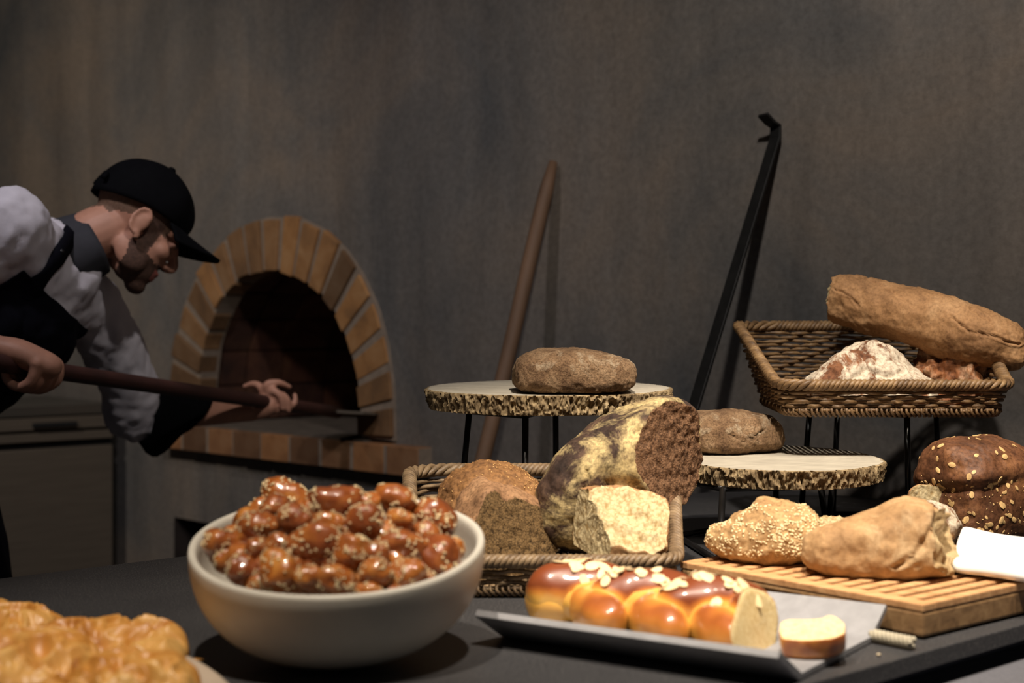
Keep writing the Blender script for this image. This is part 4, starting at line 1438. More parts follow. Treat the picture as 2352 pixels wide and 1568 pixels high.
# almond flakes
al_mes = [flake_mesh('almond_flake', 0.0105, 0.0066, 0.0006, M['almond'], k) for k in range(3)]
rg = np.random.default_rng(21)
bv = BVHTree.FromPolygons(np.concatenate([g[0] for g in braid_geo]).tolist(),
                          [tuple(i + sum(len(h[0]) for h in braid_geo[:k]) for i in f) for k, g in enumerate(braid_geo) for f in g[1]])
clusters = [(0.88, 0.0), (0.80, -0.004), (0.62, 0.006), (0.55, 0.012), (0.38, -0.004), (0.30, 0.02), (0.10, 0.0)]
for ci in range(58):
    if ci < 46:
        c_ = clusters[rg.integers(len(clusters))]
        t = np.clip(rg.normal(c_[0], 0.05), 0.02, 0.97); y_ = rg.normal(c_[1], 0.016)
    else:
        t = rg.uniform(0.1, 0.95); y_ = rg.uniform(-0.02, 0.055)
    org = bA + bx * (t * BL) + by * y_ + Vector((0, 0, 0.3))
    h = bv.ray_cast(org, Vector((0, 0, -1)))
    if h[0] is None: continue
    nrm = h[1] if h[1].z > 0 else -h[1]
    nrm = (nrm + Vector(rg.normal(0, 0.18, 3))).normalized()
    fr = frame(nrm, rg)
    s = rg.uniform(0.75, 1.2)
    inst('almond_flake', al_mes[ci % 3], braid, h[0] + nrm * 0.0008, Matrix(fr.T.tolist()).to_euler(), (s, s, s))
# the cut slice lying on the tray
sl_c = tray_p(0.024, -0.018)
outl = [(-0.037, -0.028), (-0.012, -0.036), (0.02, -0.033), (0.036, -0.02), (0.039, 0.008), (0.030, 0.030), (0.022, 0.036), (0.016, 0.026), (-0.005, 0.024), (-0.026, 0.027), (-0.036, 0.020), (-0.039, -0.005)]
oc = np.array(outl + outl[:1])
ol = resample(oc, 73)[:-1]
for _ in range(2): ol = (np.roll(ol, 1, 0) + 2 * ol + np.roll(ol, -1, 0)) / 4
V = []
rowsl = [(0.02, 0.0), (0.7, 0.0), (0.93, 0.0), (0.99, 0.004), (1.01, 0.012), (1.0, 0.021), (0.98, 0.0235), (0.93, 0.0240), (0.7, 0.0242), (0.35, 0.0245), (0.02, 0.0245)]
for s_, z_ in rowsl:
    for p in ol: V.append((p[0] * s_, p[1] * s_, z_))
V = np.array(V)
fc = grid_faces(72, len(rowsl))
mi = []
for j in range(len(rowsl) - 1): mi += [1 if j >= 6 else 0] * 72
V2, _ = place(V, (0, 0, 0), (12, -4, 0))
V2[:, 2] -= V2[:, 2].min()
ang = math.radians(-8)
Wd = np.stack([sl_c.x + V2[:, 0] * math.cos(ang) - V2[:, 1] * math.sin(ang), sl_c.y + V2[:, 0] * math.sin(ang) + V2[:, 1] * math.cos(ang), sl_c.z + V2[:, 2] + 0.0006], 1)
o = MB().add(Wd, fc, mi).build('sweet_bread_slice', [M['braid'], M['pale_crumb']])
bake_attr(o, 0.55 + 0.35 * fan_noise(V, 60, 2, 1))
tag(o, 'cut slice of sweet bread lying crumb side up on the grey tray', 'bread')

# ------------------------------------------------------------------ honey dumplings
m, nt, b = new_mat('honey_dumpling')
oi = nd(nt, 'ShaderNodeObjectInfo')
n = noise(nt, 38, 4, 0.6, objco(nt), 0.5)
c1_ = ramp(nt, n, [(0.25, lin((128, 66, 26))), (0.5, lin((172, 100, 40))), (0.78, lin((208, 148, 68)))])
c2_ = ramp(nt, n, [(0.25, lin((96, 44, 22))), (0.5, lin((134, 68, 32))), (0.8, lin((174, 104, 52)))])
nt.links.new(mixc(nt, oi.outputs['Random'], c1_, c2_), b.inputs['Base Color'])
b.inputs['Roughness'].default_value = 0.35
b.inputs['Coat Weight'].default_value = 1.0; b.inputs['Coat Roughness'].default_value = 0.06
bump(nt, b, noise(nt, 60, 3, 0.5, objco(nt)), 0.15, 0.002)
M['honey'] = m
variants = []
for k in range(5):
    V, fc, mi = loaf(1.0, 0.66 + 0.05 * (k % 3), 0.70, 0.66, nu=32, nv=36, ex=1.0, er=0.9, ec=1.0, lump=(0.09, 1.3, 2), fine=(0.015, 6, 2), seed=90 + k, flat=False)
    me = MB().add(V * 0.03, fc).mesh('honey_dumpling', M['honey'])
    def clus(c, n, k=k):
        w_ = np.array([mnoise.noise(Vector(q) * 60 + Vector((k * 5, 0, 0))) for q in c])
        return np.clip(w_ + 0.12, 0.015, 1) ** 1.5
    p_, n_ = scatter(V * 0.03, fc, 130, clus, 30 + k)
    sm = seeds_mesh(p_, n_, 0.00145, 60 + k, sink=0.2, flatness=0.6).mesh('sesame_seeds', M['sesame'])
    variants.append((me, sm))
# (zoomed-photo x, y, half length, half width, angle in the picture, row, order)
DUMP = [(385, 330, 150, 120, -65, 'back'), (770, 235, 185, 115, 30, 'back'), (1120, 255, 185, 105, -4, 'back'), (1570, 260, 150, 105, 36, 'back'), (1850, 395, 165, 115, 38, 'back'),
        (560, 435, 145, 95, 14, 'second'), (830, 395, 125, 100, 20, 'second'), (1070, 425, 100, 75, 10, 'second'), (1340, 420, 150, 115, -85, 'second'), (1600, 395, 105, 65, 20, 'second'),
        (290, 595, 135, 118, 10, 'third'), (545, 605, 80, 72, 0, 'third'), (700, 585, 90, 70, -40, 'third'), (975, 575, 190, 118, -6, 'third'), (1420, 640, 92, 78, 30, 'third'), (1630, 575, 180, 100, 16, 'third'), (2000, 610, 80, 66, 80, 'third'),
        (440, 765, 110, 95, 20, 'fourth'), (710, 785, 160, 125, 58, 'fourth'), (1230, 650, 150, 120, -65, 'fourth'), (1865, 690, 165, 145, -50, 'fourth'),
        (930, 825, 100, 82, -20, 'front'), (1125, 850, 140, 90, 22, 'front'), (1415, 800, 118, 105, 40, 'front'), (1640, 800, 135, 108, -30, 'front'), (1370, 925, 100, 60, 0, 'front'), (2010, 790, 70, 50, -30, 'front')]
FILL = [(480, 520, 110, 90, 10), (900, 480, 120, 95, 30), (1200, 500, 120, 95, 0), (1480, 510, 120, 95, 20), (1760, 520, 120, 95, -20), (600, 690, 120, 95, 20), (900, 700, 130, 95, 10),
        (1060, 720, 120, 95, 0), (1330, 720, 120, 90, 20), (1560, 700, 120, 95, 10), (1730, 690, 110, 90, 40), (330, 690, 100, 85, 0), (820, 880, 100, 85, 0), (1280, 860, 110, 90, 10), (1530, 880, 100, 85, 0), (1760, 860, 100, 85, 0), (680, 330, 110, 90, 0), (560, 880, 105, 85, 0), (1010, 930, 110, 85, 0), (1180, 950, 100, 80, 0), (1560, 950, 100, 80, 0), (1350, 290, 110, 90, 0), (940, 330, 120, 95, 0)]
RN = Vector((0, -math.sin(BT), math.cos(BT)))
ordn = ['leftmost', 'second from the left', 'third from the left', 'fourth from the left', 'fifth from the left', 'sixth from the left', 'seventh from the left', 'eighth from the left']
rowtxt = {'back': 'in the back row of the bowl', 'second': 'in the second-hindmost row of the bowl', 'third': 'in the middle row of the bowl',
          'fourth': 'in the second-nearest row of the bowl', 'front': 'along the front rim of the bowl'}
def put_dump(zx, zy, hl, hw, ang, sink, vi, label, group, seeds=True):
    px, py = 420 + zx / 3.2, 1070 + zy / 3.2
    d = Vector(((px - CX) / F, 1, -(py - HY) / F))
    off = 0.02
    for _ in range(12):
        t = (RIM_C + RN * off - Vector((0, 0, CZ))).dot(RN) / d.dot(RN)
        q = Vector((0, 0, CZ)) + d * t
        rr_ = ((q - RIM_C) - RN * (q - RIM_C).dot(RN)).length
        off = 0.5 * off + 0.5 * (0.062 * max(0, 1 - (rr_ / 0.16) ** 2) + 0.002)
    sc = q.y / F / 3.2
    hl, hw = hl * sc * 1.13, hw * sc * 1.16
    q = q + d.normalized() * (hw * 0.55 + sink)
    # keep inside the bowl
    loc = q - RIM_C
    ax_ = loc.dot(RN); lat = loc - RN * ax_
    lim = 0.162 - hw * 0.75
    if lat.length > lim: lat = lat * (lim / lat.length)
    q = RIM_C + lat + RN * max(ax_, -0.04)
    me, sm = variants[vi % 5]
    o = bpy.data.objects.new('honey_dumpling', me); COL.objects.link(o)
    o.location = q
    rg_ = random.Random(vi * 7 + 1)
    o.rotation_euler = (Matrix.Rotation(math.radians(ang), 4, 'Y') @ Matrix.Rotation(rg_.uniform(-0.3, 0.3), 4, 'Z') @ Matrix.Rotation(rg_.uniform(0, 6.28), 4, 'X')).to_euler()
    o.scale = (hl / 0.03, hw / 0.021, hw / 0.021)
    tag(o, label, 'dumpling', group)
    s = bpy.data.objects.new('sesame_seeds', sm); COL.objects.link(s); s.parent = o; s['kind'] = 'stuff'
rows_ = {}
for d_ in DUMP: rows_.setdefault(d_[5], []).append(d_)
vi = 0
for row, lst in rows_.items():
    lst.sort(key=lambda q: q[0])
    for i, (zx, zy, hl, hw, an, _) in enumerate(lst):
        put_dump(zx, zy, hl, hw, an, 0.0, vi, 'honey-glazed sesame dumpling, ' + ordn[i] + ' ' + rowtxt[row], 'honey dumplings in the bowl'); vi += 1
bands = {}
for q_ in FILL:
    bands.setdefault('hindmost' if q_[1] < 400 else 'second-hindmost' if q_[1] < 600 else 'middle' if q_[1] < 780 else 'front', []).append(q_)
for bn, lst in bands.items():
    lst.sort(key=lambda q: q[0])
    for i, (zx, zy, hl, hw, an) in enumerate(lst):
        put_dump(zx, zy, hl, hw, an, 0.022, vi, 'half-buried honey dumpling, ' + ordn[i] + ' under the ' + bn + ' row of the bowl', 'half-buried honey dumplings'); vi += 1

for ring_, off_, r_, n_ in ((0, -0.034, 0.104, 13), (1, -0.020, 0.055, 7), (2, 0.004, 0.118, 5)):
    for k in range(n_):
        a_ = 2 * math.pi * k / n_ + ring_ * 0.4 if ring_ < 2 else math.pi * (0.62 + 0.14 * k)
        loc_ = RIM_C + Vector((math.cos(a_) * r_, math.sin(a_) * r_ * math.cos(BT), math.sin(a_) * r_ * math.sin(BT))) + RN * off_
        me, sm = variants[k % 5]
        o = bpy.data.objects.new('honey_dumpling', me); COL.objects.link(o); o.location = loc_
        o.rotation_euler = (k * 1.1, k * 0.7, a_ + 1.2); o.scale = (0.92, 0.95, 0.95)
        tag(o, 'honey dumpling at the bottom of the bowl beneath the heap', 'dumpling', 'honey dumplings beneath the heap')
# ------------------------------------------------------------------ filo pies
m, nt, b = new_mat('filo')
v = objco(nt)
n = noise(nt, 16, 5, 0.6, v, 0.6)
nt.links.new(ramp(nt, n, [(0.30, lin((142, 82, 32))), (0.44, lin((192, 132, 58))), (0.70, lin((220, 176, 104)))]), b.inputs['Base Color'])
b.inputs['Roughness'].default_value = 0.45
b.inputs['Coat Weight'].default_value = 0.08; b.inputs['Coat Roughness'].default_value = 0.35
bump(nt, b, noise(nt, 70, 5, 0.6, v), 0.3, 0.002)
M['filo'] = m
def filo(seed, R, H, loc, rz, label):
    n = 150
    g = np.linspace(-1, 1, n)
    X, Yg = np.meshgrid(g, g, indexing='xy')
    # disc mapping
    U = X * np.sqrt(1 - Yg ** 2 / 2); W_ = Yg * np.sqrt(1 - X ** 2 / 2)
    r = np.sqrt(U ** 2 + W_ ** 2)
    dome = np.clip(1 - r ** 3.2, 0, 1) ** 0.6
    pts = np.stack([U.ravel() * R, W_.ravel() * R, np.zeros(n * n)], 1)
    warp = np.stack([fan_noise(pts, 14, 2, seed + 1), fan_noise(pts, 14, 2, seed + 2), np.zeros(n * n)], 1) * 0.025
    r1 = 1 - 2.6 * np.sqrt(fan_noise(pts + warp, 15, 1, seed + 3) ** 2 + 0.0012)
    r2 = 1 - 2.6 * np.sqrt(fan_noise(pts + warp * 0.6, 32, 1, seed + 4) ** 2 + 0.0006)
    r3 = 1 - 3.0 * np.abs(fan_noise(pts + warp * 0.6, 80, 1, seed + 6))
    fold = (0.8 * r1 + 0.40 * r2 + 0.12 * r3).reshape(n, n)
    dome = np.clip(1 - r ** 5, 0, 1) ** 0.5
    z = H * (0.45 * dome + 0.55 * dome * np.clip(fold, -0.6, 1.0)) + 0.004
    edge = np.clip((r - 0.9) / 0.1, 0, 1)
    top = np.stack([pts[:, 0] * (1 + 0.05 * fold.ravel()), pts[:, 1] * (1 + 0.05 * fold.ravel()), np.maximum(z, 0.003).ravel()], 1)
    bot = np.stack([pts[:, 0] * 0.97, pts[:, 1] * 0.97, np.zeros(n * n)], 1)
    V = np.concatenate([top, bot])
    fc = grid_faces(n, n, False)
    fc += [tuple(i + n * n for i in f[::-1]) for f in grid_faces(n, n, False)]
    ring = [i for i in range(n)] + [n * j + n - 1 for j in range(1, n)] + [n * (n - 1) + i for i in range(n - 2, -1, -1)] + [n * j for j in range(n - 2, 0, -1)]
    for a_, b_ in zip(ring, ring[1:] + ring[:1]): fc.append((b_, a_, a_ + n * n, b_ + n * n))
    W2, _ = place(V, loc, (0, 0, rz))
    o = MB().add(W2, fc).build('filo_pie', M['filo'], loc=loc)
    tag(o, label, 'pie', 'filo pies on the platter')
ZP = Z_C + 0.0135
filo(101, 0.092, 0.042, (P(240, 0, 1.63).x, 1.625, ZP), 20, 'crumpled golden filo pie nearest the bowl on the near left platter')
filo(205, 0.085, 0.042, (P(-30, 0, 1.70).x, 1.715, ZP), 80, 'crumpled golden filo pie at the back left of the near left platter')
filo(309, 0.090, 0.050, (P(30, 0, 1.52).x, 1.52, ZP), 140, 'crumpled golden filo pie cut by the left picture edge')
filo(417, 0.080, 0.044, (P(280, 0, 1.46).x, 1.455, ZP), 200, 'crumpled golden filo pie at the bottom picture edge')
fk = SEED_V * np.array([0.016, 0.004, 0.0015])
q = PZ(440, 1514, ZP + 0.002)
tag(MB().add(fk + np.array(q), SEED_F).build('pastry_flake', M['filo']), 'thin brown pastry flake lying on the bare edge of the platter', 'crumb')
rg = np.random.default_rng(3)
M['crumb_bit'] = simple_mat('crumb_bit', (206, 190, 160), 0.8, 40, 0.2)
for px, py, lab in ((1133, 1426, 'pale bread crumb on the counter beside the tray corner'), (2018, 1503, 'tiny pale crumb on the counter in front of the bread board')):
    q = PZ(px, py, Z_C + 0.002)
    v_ = SEED_V * np.array([0.003, 0.0025, 0.002]) * (1 + 0.2 * rg.normal(size=(len(SEED_V), 1)))
    tag(MB().add(v_ + np.array(q), SEED_F).build('bread_crumb', M['crumb_bit']), lab, 'crumb')

# ------------------------------------------------------------------ the baker
M['skin'] = simple_mat('skin', (196, 142, 118), 0.55, 30, 0.10, 0.15, 300)
M['beard'] = simple_mat('beard', (92, 66, 54), 0.8, 160, 0.35, 0.5, 400)
M['stubble'] = simple_mat('hair_short', (112, 84, 66), 0.75, 160, 0.25, 0.3, 400)
M['lip'] = simple_mat('lip', (168, 98, 88), 0.5, 40, 0.1)
M['shirt'] = simple_mat('shirt_cotton', (222, 216, 224), 0.85, 20, 0.06, 0.3, 260)
M['navy'] = simple_mat('navy_cloth', (15, 15, 23), 0.85, 40, 0.15, 0.3, 300)
M['black_cloth'] = simple_mat('black_cloth', (9, 9, 12), 0.85, 40, 0.15, 0.3, 300)
M['collar'] = simple_mat('collar_grey', (52, 52, 58), 0.85, 40, 0.1, 0.3, 300)
M['button'] = simple_mat('button', (20, 20, 24), 0.4, 40, 0.1)

for k_ in ('navy', 'black_cloth'):
    M[k_].node_tree.nodes['Principled BSDF'].inputs['Specular IOR Level'].default_value = 0.08
SPH_V, SPH_F = ico(3)
def ell(mb, c, r, R=None):
    v = SPH_V * np.array(r)
    if R is not None: v = v @ np.array(R).T
    mb.add(v + np.array(c), SPH_F)
def chain(mb, pts, rad, sides=16, flat=1.0, up=(0, 0, 1)):
    """smooth tapered limb with rounded ends"""
    pts = [Vector(p) for p in pts]
    P_, R_ = [], []
    n = len(pts)
    for i in range(n - 1):
        p0 = pts[max(i - 1, 0)]; p1 = pts[i]; p2 = pts[i + 1]; p3 = pts[min(i + 2, n - 1)]
        for k in range(5):
            t = k / 5
            P_.append(0.5 * ((2 * p1) + (p2 - p0) * t + (2 * p0 - 5 * p1 + 4 * p2 - p3) * t * t + (3 * p1 - p0 - 3 * p2 + p3) * t ** 3))
            R_.append(rad[i] + (rad[i + 1] - rad[i]) * (t * t * (3 - 2 * t)))
    P_.append(pts[-1]); R_.append(rad[-1])
    d0 = (P_[0] - P_[1]).normalized(); d1_ = (P_[-1] - P_[-2]).normalized()
    r0, r1 = R_[0], R_[-1]
    pre = [(P_[0] + d0 * r0 * math.sin(a_), r0 * math.cos(a_)) for a_ in (1.45, 1.1, 0.7, 0.35)]
    post = [(P_[-1] + d1_ * r1 * math.sin(a_), r1 * math.cos(a_)) for a_ in (0.35, 0.7, 1.1, 1.45)]
    pp = [p for p, _ in pre] + P_ + [p for p, _ in post]
    rr = [r for _, r in pre] + R_ + [r for _, r in post]
    V, fc = tube(pp, rr, sides, caps=True, flat=flat, up=up)
    mb.add(V, fc)

def remesh(mb, voxel, smooth_it=4, name='tmp', factor=0.5):
    o = mb.build(name, M['skin'], loc=(0, 0, 0))
    r = o.modifiers.new('r', 'REMESH'); r.mode = 'VOXEL'; r.voxel_size = voxel; r.use_smooth_shade = True
    s = o.modifiers.new('s', 'SMOOTH'); s.iterations = smooth_it; s.factor = factor
    bpy.context.view_layer.update()
    me = bpy.data.meshes.new_from_object(o.evaluated_get(bpy.context.evaluated_depsgraph_get()))
    bpy.data.objects.remove(o)
    V = np.empty(len(me.vertices) * 3); me.vertices.foreach_get('co', V); V = V.reshape(-1, 3)
    fc = [tuple(p.vertices) for p in me.polygons]
    bpy.data.meshes.remove(me)
    return V, fc

# joints (metres)
sh_n = P(25, 520, 3.10)       # near (right) shoulder
sh_f = P(205, 700, 3.48)      # far (left) shoulder
neck0 = (sh_n + sh_f) / 2 + Vector((0.02, 0.0, 0.02))
pelvis = Vector((-1.47, 3.20, 1.06))
fist = P(56, 842, 2.95)
hand = P(625, 925, 4.00)
elb_f = P(322, 948, 3.72); wr_f = P(580, 946, 3.97)
elb_n = Vector((-1.36, 3.02, 1.27)); wr_n = P(-22, 795, 2.91)
pd = (hand - fist).normalized()            # peel direction
head_c = P(312, 520, 3.36)
# head frame
yaw, pit = math.radians(24), math.radians(37)
Hf = Vector((math.cos(pit) * math.cos(yaw), math.cos(pit) * math.sin(yaw), -math.sin(pit)))
Hl = Vector((0, 0, 1)).cross(Hf).normalized()
Hu = Hf.cross(Hl).normalized()
roll = Matrix.Rotation(math.radians(-4), 3, Hf)
Hl = roll @ Hl; Hu = roll @ Hu
HM = np.array([tuple(Hf), tuple(Hl), tuple(Hu)])       # rows: local axes in world
HS = 1.07
def hw(p): return (np.array(p) * HS) @ HM + np.array(head_c)
def hloc(V): return ((V - np.array(head_c)) @ HM.T) / HS
HMT = HM.T                                              # columns local axes -> for ell()

baker = empty('person', (pelvis.x, pelvis.y, 0), 'baker in black cap and white shirt bending towards the oven, gripping a peel', 'person')

body = MB()
# head
def he(c, r, rot=None):
    R = HMT if rot is None else HMT @ np.array(rot)
    ell(body, hw(c), np.array(r) * HS, R)
he((-0.012, 0, 0.045), (0.100, 0.077, 0.094))
he((0.040, 0, -0.025), (0.056, 0.060, 0.088))
he((0.058, 0, -0.070), (0.040, 0.046, 0.040))
he((0.074, 0, -0.104), (0.024, 0.028, 0.020))
for s in (-1, 1):
    he((0.020, 0.050 * s, -0.062), (0.046, 0.018, 0.034), Matrix.Rotation(math.radians(25), 3, 'Y'))
    he((0.066, 0.036 * s, -0.018), (0.026, 0.024, 0.022))
    he((0.078, 0.030 * s, 0.030), (0.018, 0.026, 0.010))
    # ear: shell, rim, lobe
    he((-0.006, 0.080 * s, -0.004), (0.020, 0.008, 0.030), Matrix.Rotation(math.radians(14), 3, 'Y'))
    rim = []
    for i in range(11):
        a_ = math.radians(-60 + 270 * i / 10)
        rim.append(hw((-0.008 - 0.019 * math.sin(a_) , (0.087) * s, -0.002 + 0.029 * math.cos(a_))))
    chain(body, rim, [0.0042] * 11, 8)
    he((0.004, 0.083 * s, -0.034), (0.008, 0.006, 0.010))
    # eyelids
    he((0.083, 0.031 * s, 0.008), (0.012, 0.016, 0.008))
chain(body, [hw((0.090, 0, 0.022)), hw((0.102, 0, 0.002)), hw((0.117, 0, -0.024)), hw((0.104, 0, -0.036))], [0.009, 0.010, 0.013, 0.010], 12)
for s in (-1, 1): he((0.101, 0.011 * s, -0.034), (0.010, 0.008, 0.008))
he((0.092, 0, -0.060), (0.012, 0.024, 0.0065)); he((0.090, 0, -0.073), (0.011, 0.021, 0.0070))
# neck, trunk, legs
nk0 = hw((-0.040, 0, -0.035))
chain(body, [nk0, (Vector(nk0) + neck0) / 2 + Vector((0.0, 0, 0.01)), neck0 + Vector((-0.05, 0, -0.02))], [0.062, 0.062, 0.075], 20)
chain(body, [neck0 + Vector((-0.06, 0, -0.03)), neck0.lerp(pelvis, 0.45), pelvis], [0.12, 0.135, 0.145], 20)
chain(body, [sh_n, neck0 + Vector((-0.05, 0, -0.03)), sh_f], [0.055, 0.09, 0.055], 16)
chain(body, [sh_f, sh_f.lerp(elb_f, 0.5), elb_f, elb_f.lerp(wr_f, 0.35), wr_f], [0.052, 0.047, 0.040, 0.040, 0.026], 18)
chain(body, [sh_n, sh_n.lerp(elb_n, 0.5), elb_n, elb_n.lerp(wr_n, 0.4), wr_n], [0.052, 0.047, 0.040, 0.041, 0.029], 18)
hips = [pelvis + Vector((0.0, -0.09, -0.05)), pelvis + Vector((0.0, 0.09, -0.05))]
knees = [Vector((-1.20, 3.08, 0.56)), Vector((-1.36, 3.36, 0.55))]
feet = [Vector((-1.28, 3.05, 0.08)), Vector((-1.55, 3.38, 0.08))]
for h_, k_, f_ in zip(hips, knees, feet):
    chain(body, [h_, h_.lerp(k_, 0.5), k_, k_.lerp(f_, 0.5), f_], [0.095, 0.085, 0.06, 0.055, 0.042], 18)
# hands round the peel pole
PR = 0.0185
e_cam = Vector((0.30, -1, 0.0)); e_cam = (e_cam - pd * e_cam.dot(pd)).normalized()
e_up = pd.cross(e_cam); e_up = e_up if e_up.z > 0 else -e_up
def around(base, along, ang_deg, r):
    a_ = math.radians(ang_deg)
    return base + pd * along + e_up * (math.cos(a_) * r) + e_cam * (math.sin(a_) * r)
# near fist: back of the hand to the camera, fingers curl under the pole
fist_ax = fist + Vector((0.004, 0, -0.010))
kn = []
for i, (al, ln) in enumerate(((-0.036, 0.9), (-0.012, 1.0), (0.012, 1.0), (0.036, 0.95))):
    b0_ = fist_ax + pd * al * 0.9 
    p1 = around(b0_, 0, 62, PR + 0.030); p2 = around(b0_, 0.004, 112, PR + 0.024 * ln); p3 = around(b0_, 0.004, 168, PR + 0.017 * ln); p4 = around(b0_, 0.002, 228, PR + 0.011); p5 = around(b0_, 0, 275, PR + 0.009)
    kn.append(p1)
    chain(body, [p1, p2, p3, p4, p5], [0.0125, 0.0118, 0.0105, 0.0098, 0.0085], 12)
palm_c = sum(kn, Vector()) / 4
chain(body, [wr_n, wr_n.lerp(palm_c, 0.5) + Vector((0, -0.004, 0.006)), palm_c], [0.029, 0.036, 0.034], 18, flat=0.8)
for k_ in kn: chain(body, [wr_n.lerp(palm_c, 0.45), k_], [0.020, 0.0145], 12)
tb0 = wr_n.lerp(palm_c, 0.55)
chain(body, [tb0, around(fist_ax, 0.052, 40, PR + 0.020), around(fist_ax, 0.062, 95, PR + 0.014), around(fist_ax, 0.060, 140, PR + 0.012)], [0.018, 0.0140, 0.0125, 0.0105], 12)
# far hand: palm under the pole on the camera side, thumb over the top, fingers spread to the right
hd = hand
hY = 3.985
palm = P(614, 930, hY - 0.01)
chain(body, [wr_f, wr_f.lerp(palm, 0.6), palm], [0.026, 0.032, 0.031], 16)
def fch(pix, rad):
    chain(body, [P(x_, y_, y3) for x_, y_, y3 in pix], rad, 10)
fch([(606, 915, hY), (602, 893, hY - 0.012), (585, 881, hY - 0.002), (562, 887, hY + 0.01)], [0.015, 0.0115, 0.0098, 0.0075])
fch([(612, 908, hY), (612, 884, hY - 0.024), (638, 878, hY - 0.018), (664, 888, hY + 0.006)], [0.0135, 0.0112, 0.0098, 0.0078])
fch([(618, 918, hY - 0.01), (626, 897, hY - 0.032), (645, 911, hY - 0.032), (650, 938, hY - 0.022)], [0.0135, 0.0112, 0.0100, 0.0080])
fch([(626, 928, hY - 0.01), (642, 906, hY - 0.024), (660, 918, hY - 0.02), (663, 943, hY - 0.012)], [0.0132, 0.0108, 0.0096, 0.0078])
fch([(630, 942, hY - 0.004), (655, 936, hY - 0.006), (677, 926, hY - 0.002), (677, 906, hY + 0.002)], [0.0125, 0.0100, 0.0088, 0.0070])
V, fc = remesh(body, 0.0042, 5)
Hq = hloc(V)
# material by place on the head
Q = np.array([f[:3] for f in fc]); C_ = Hq[Q].mean(1)
mi = np.zeros(len(fc), int)
near_head = np.linalg.norm(C_, axis=1) < 0.19
nzv = np.array([mnoise.noise(Vector(c) * 90) for c in C_]) * 0.006
bd = near_head & (C_[:, 2] + nzv < -0.036 - 0.25 * np.clip(C_[:, 0] - 0.02, 0, 1) + 0.0) & (C_[:, 0] > -0.005 - 0.35 * (C_[:, 2] + 0.03)) & (C_[:, 2] > -0.14)
side_b = near_head & (np.abs(C_[:, 1]) > 0.045) & (C_[:, 0] + nzv > 0.012) & (C_[:, 0] < 0.046) & (C_[:, 2] < 0.03)
mouth = near_head & (C_[:, 0] > 0.078) & (np.abs(C_[:, 1]) < 0.03) & (C_[:, 2] > -0.08) & (C_[:, 2] < -0.054)
must = near_head & (C_[:, 0] > 0.078) & (np.abs(C_[:, 1]) < 0.034) & (C_[:, 2] >= -0.054) & (C_[:, 2] < -0.042)
hair = near_head & (C_[:, 2] + nzv * 2 > 0.004 - 0.35 * np.clip(-C_[:, 0] - 0.02, 0, 1)) & (C_[:, 0] < 0.06) & (np.abs(C_[:, 1]) < 0.0805)
brow = near_head & (C_[:, 0] > 0.072) & (C_[:, 2] > 0.027) & (C_[:, 2] < 0.038) & (np.abs(C_[:, 1]) > 0.008) & (np.abs(C_[:, 1]) < 0.052)
mi[hair] = 2
mi[bd | side_b | must | brow] = 1
mi[mouth] = 3
mb = MB().add(V, fc, mi.tolist())
bobj = mb.build('body', [M['skin'], M['beard'], M['stubble'], M['lip']], baker)
bobj['label'] = 'skin of face, neck and hands with a short beard'
# eyes
for s in (-1, 1):
    e_ = MB(); ell(e_, hw((0.0865, 0.031 * s, 0.010)), (0.0098, 0.0098, 0.0098), HMT)
    e_.build('eye', M['button'], bobj)

# -- shirt: trunk and sleeves
sm_ = MB()
chain(sm_, [neck0 + Vector((-0.035, 0, -0.03)), neck0.lerp(pelvis, 0.28), neck0.lerp(pelvis, 0.6), pelvis + Vector((-0.02, 0, 0))], [0.125, 0.175, 0.175, 0.18], 28)
chain(sm_, [sh_n, neck0.lerp(pelvis, 0.14) + Vector((0, 0, 0.0)), sh_f], [0.085, 0.125, 0.082], 24)
chain(sm_, [sh_f + Vector((0.0, 0, -0.01)), sh_f.lerp(elb_f, 0.35) + Vector((0.01, 0, 0)), sh_f.lerp(elb_f, 0.75), elb_f + Vector((-0.02, 0, -0.01)), elb_f.lerp(wr_f, 0.14)], [0.080, 0.076, 0.074, 0.066, 0.054], 24)
chain(sm_, [sh_n, sh_n.lerp(elb_n, 0.5), elb_n, elb_n.lerp(wr_n, 0.32)], [0.084, 0.078, 0.070, 0.058], 24)
V, fc = remesh(sm_, 0.009, 5)
N = vnormals(V, fc)
# folds: stretched noise along the sleeve and trunk
st = V * np.array([1.0, 1.0, 0.45])
V = V + N * (0.010 * fan_noise(st, 16, 2, 2.0) + 0.004 * fan_noise(V, 40, 2, 5.0))[:, None]
shirt = MB().add(V, fc).build('shirt', M['shirt'], baker)
shirt['label'] = 'white long-sleeved baker shirt'
SV, SF, SN = V, fc, vnormals(V, fc)
sbvh = BVHTree.FromPolygons(SV.tolist(), SF)
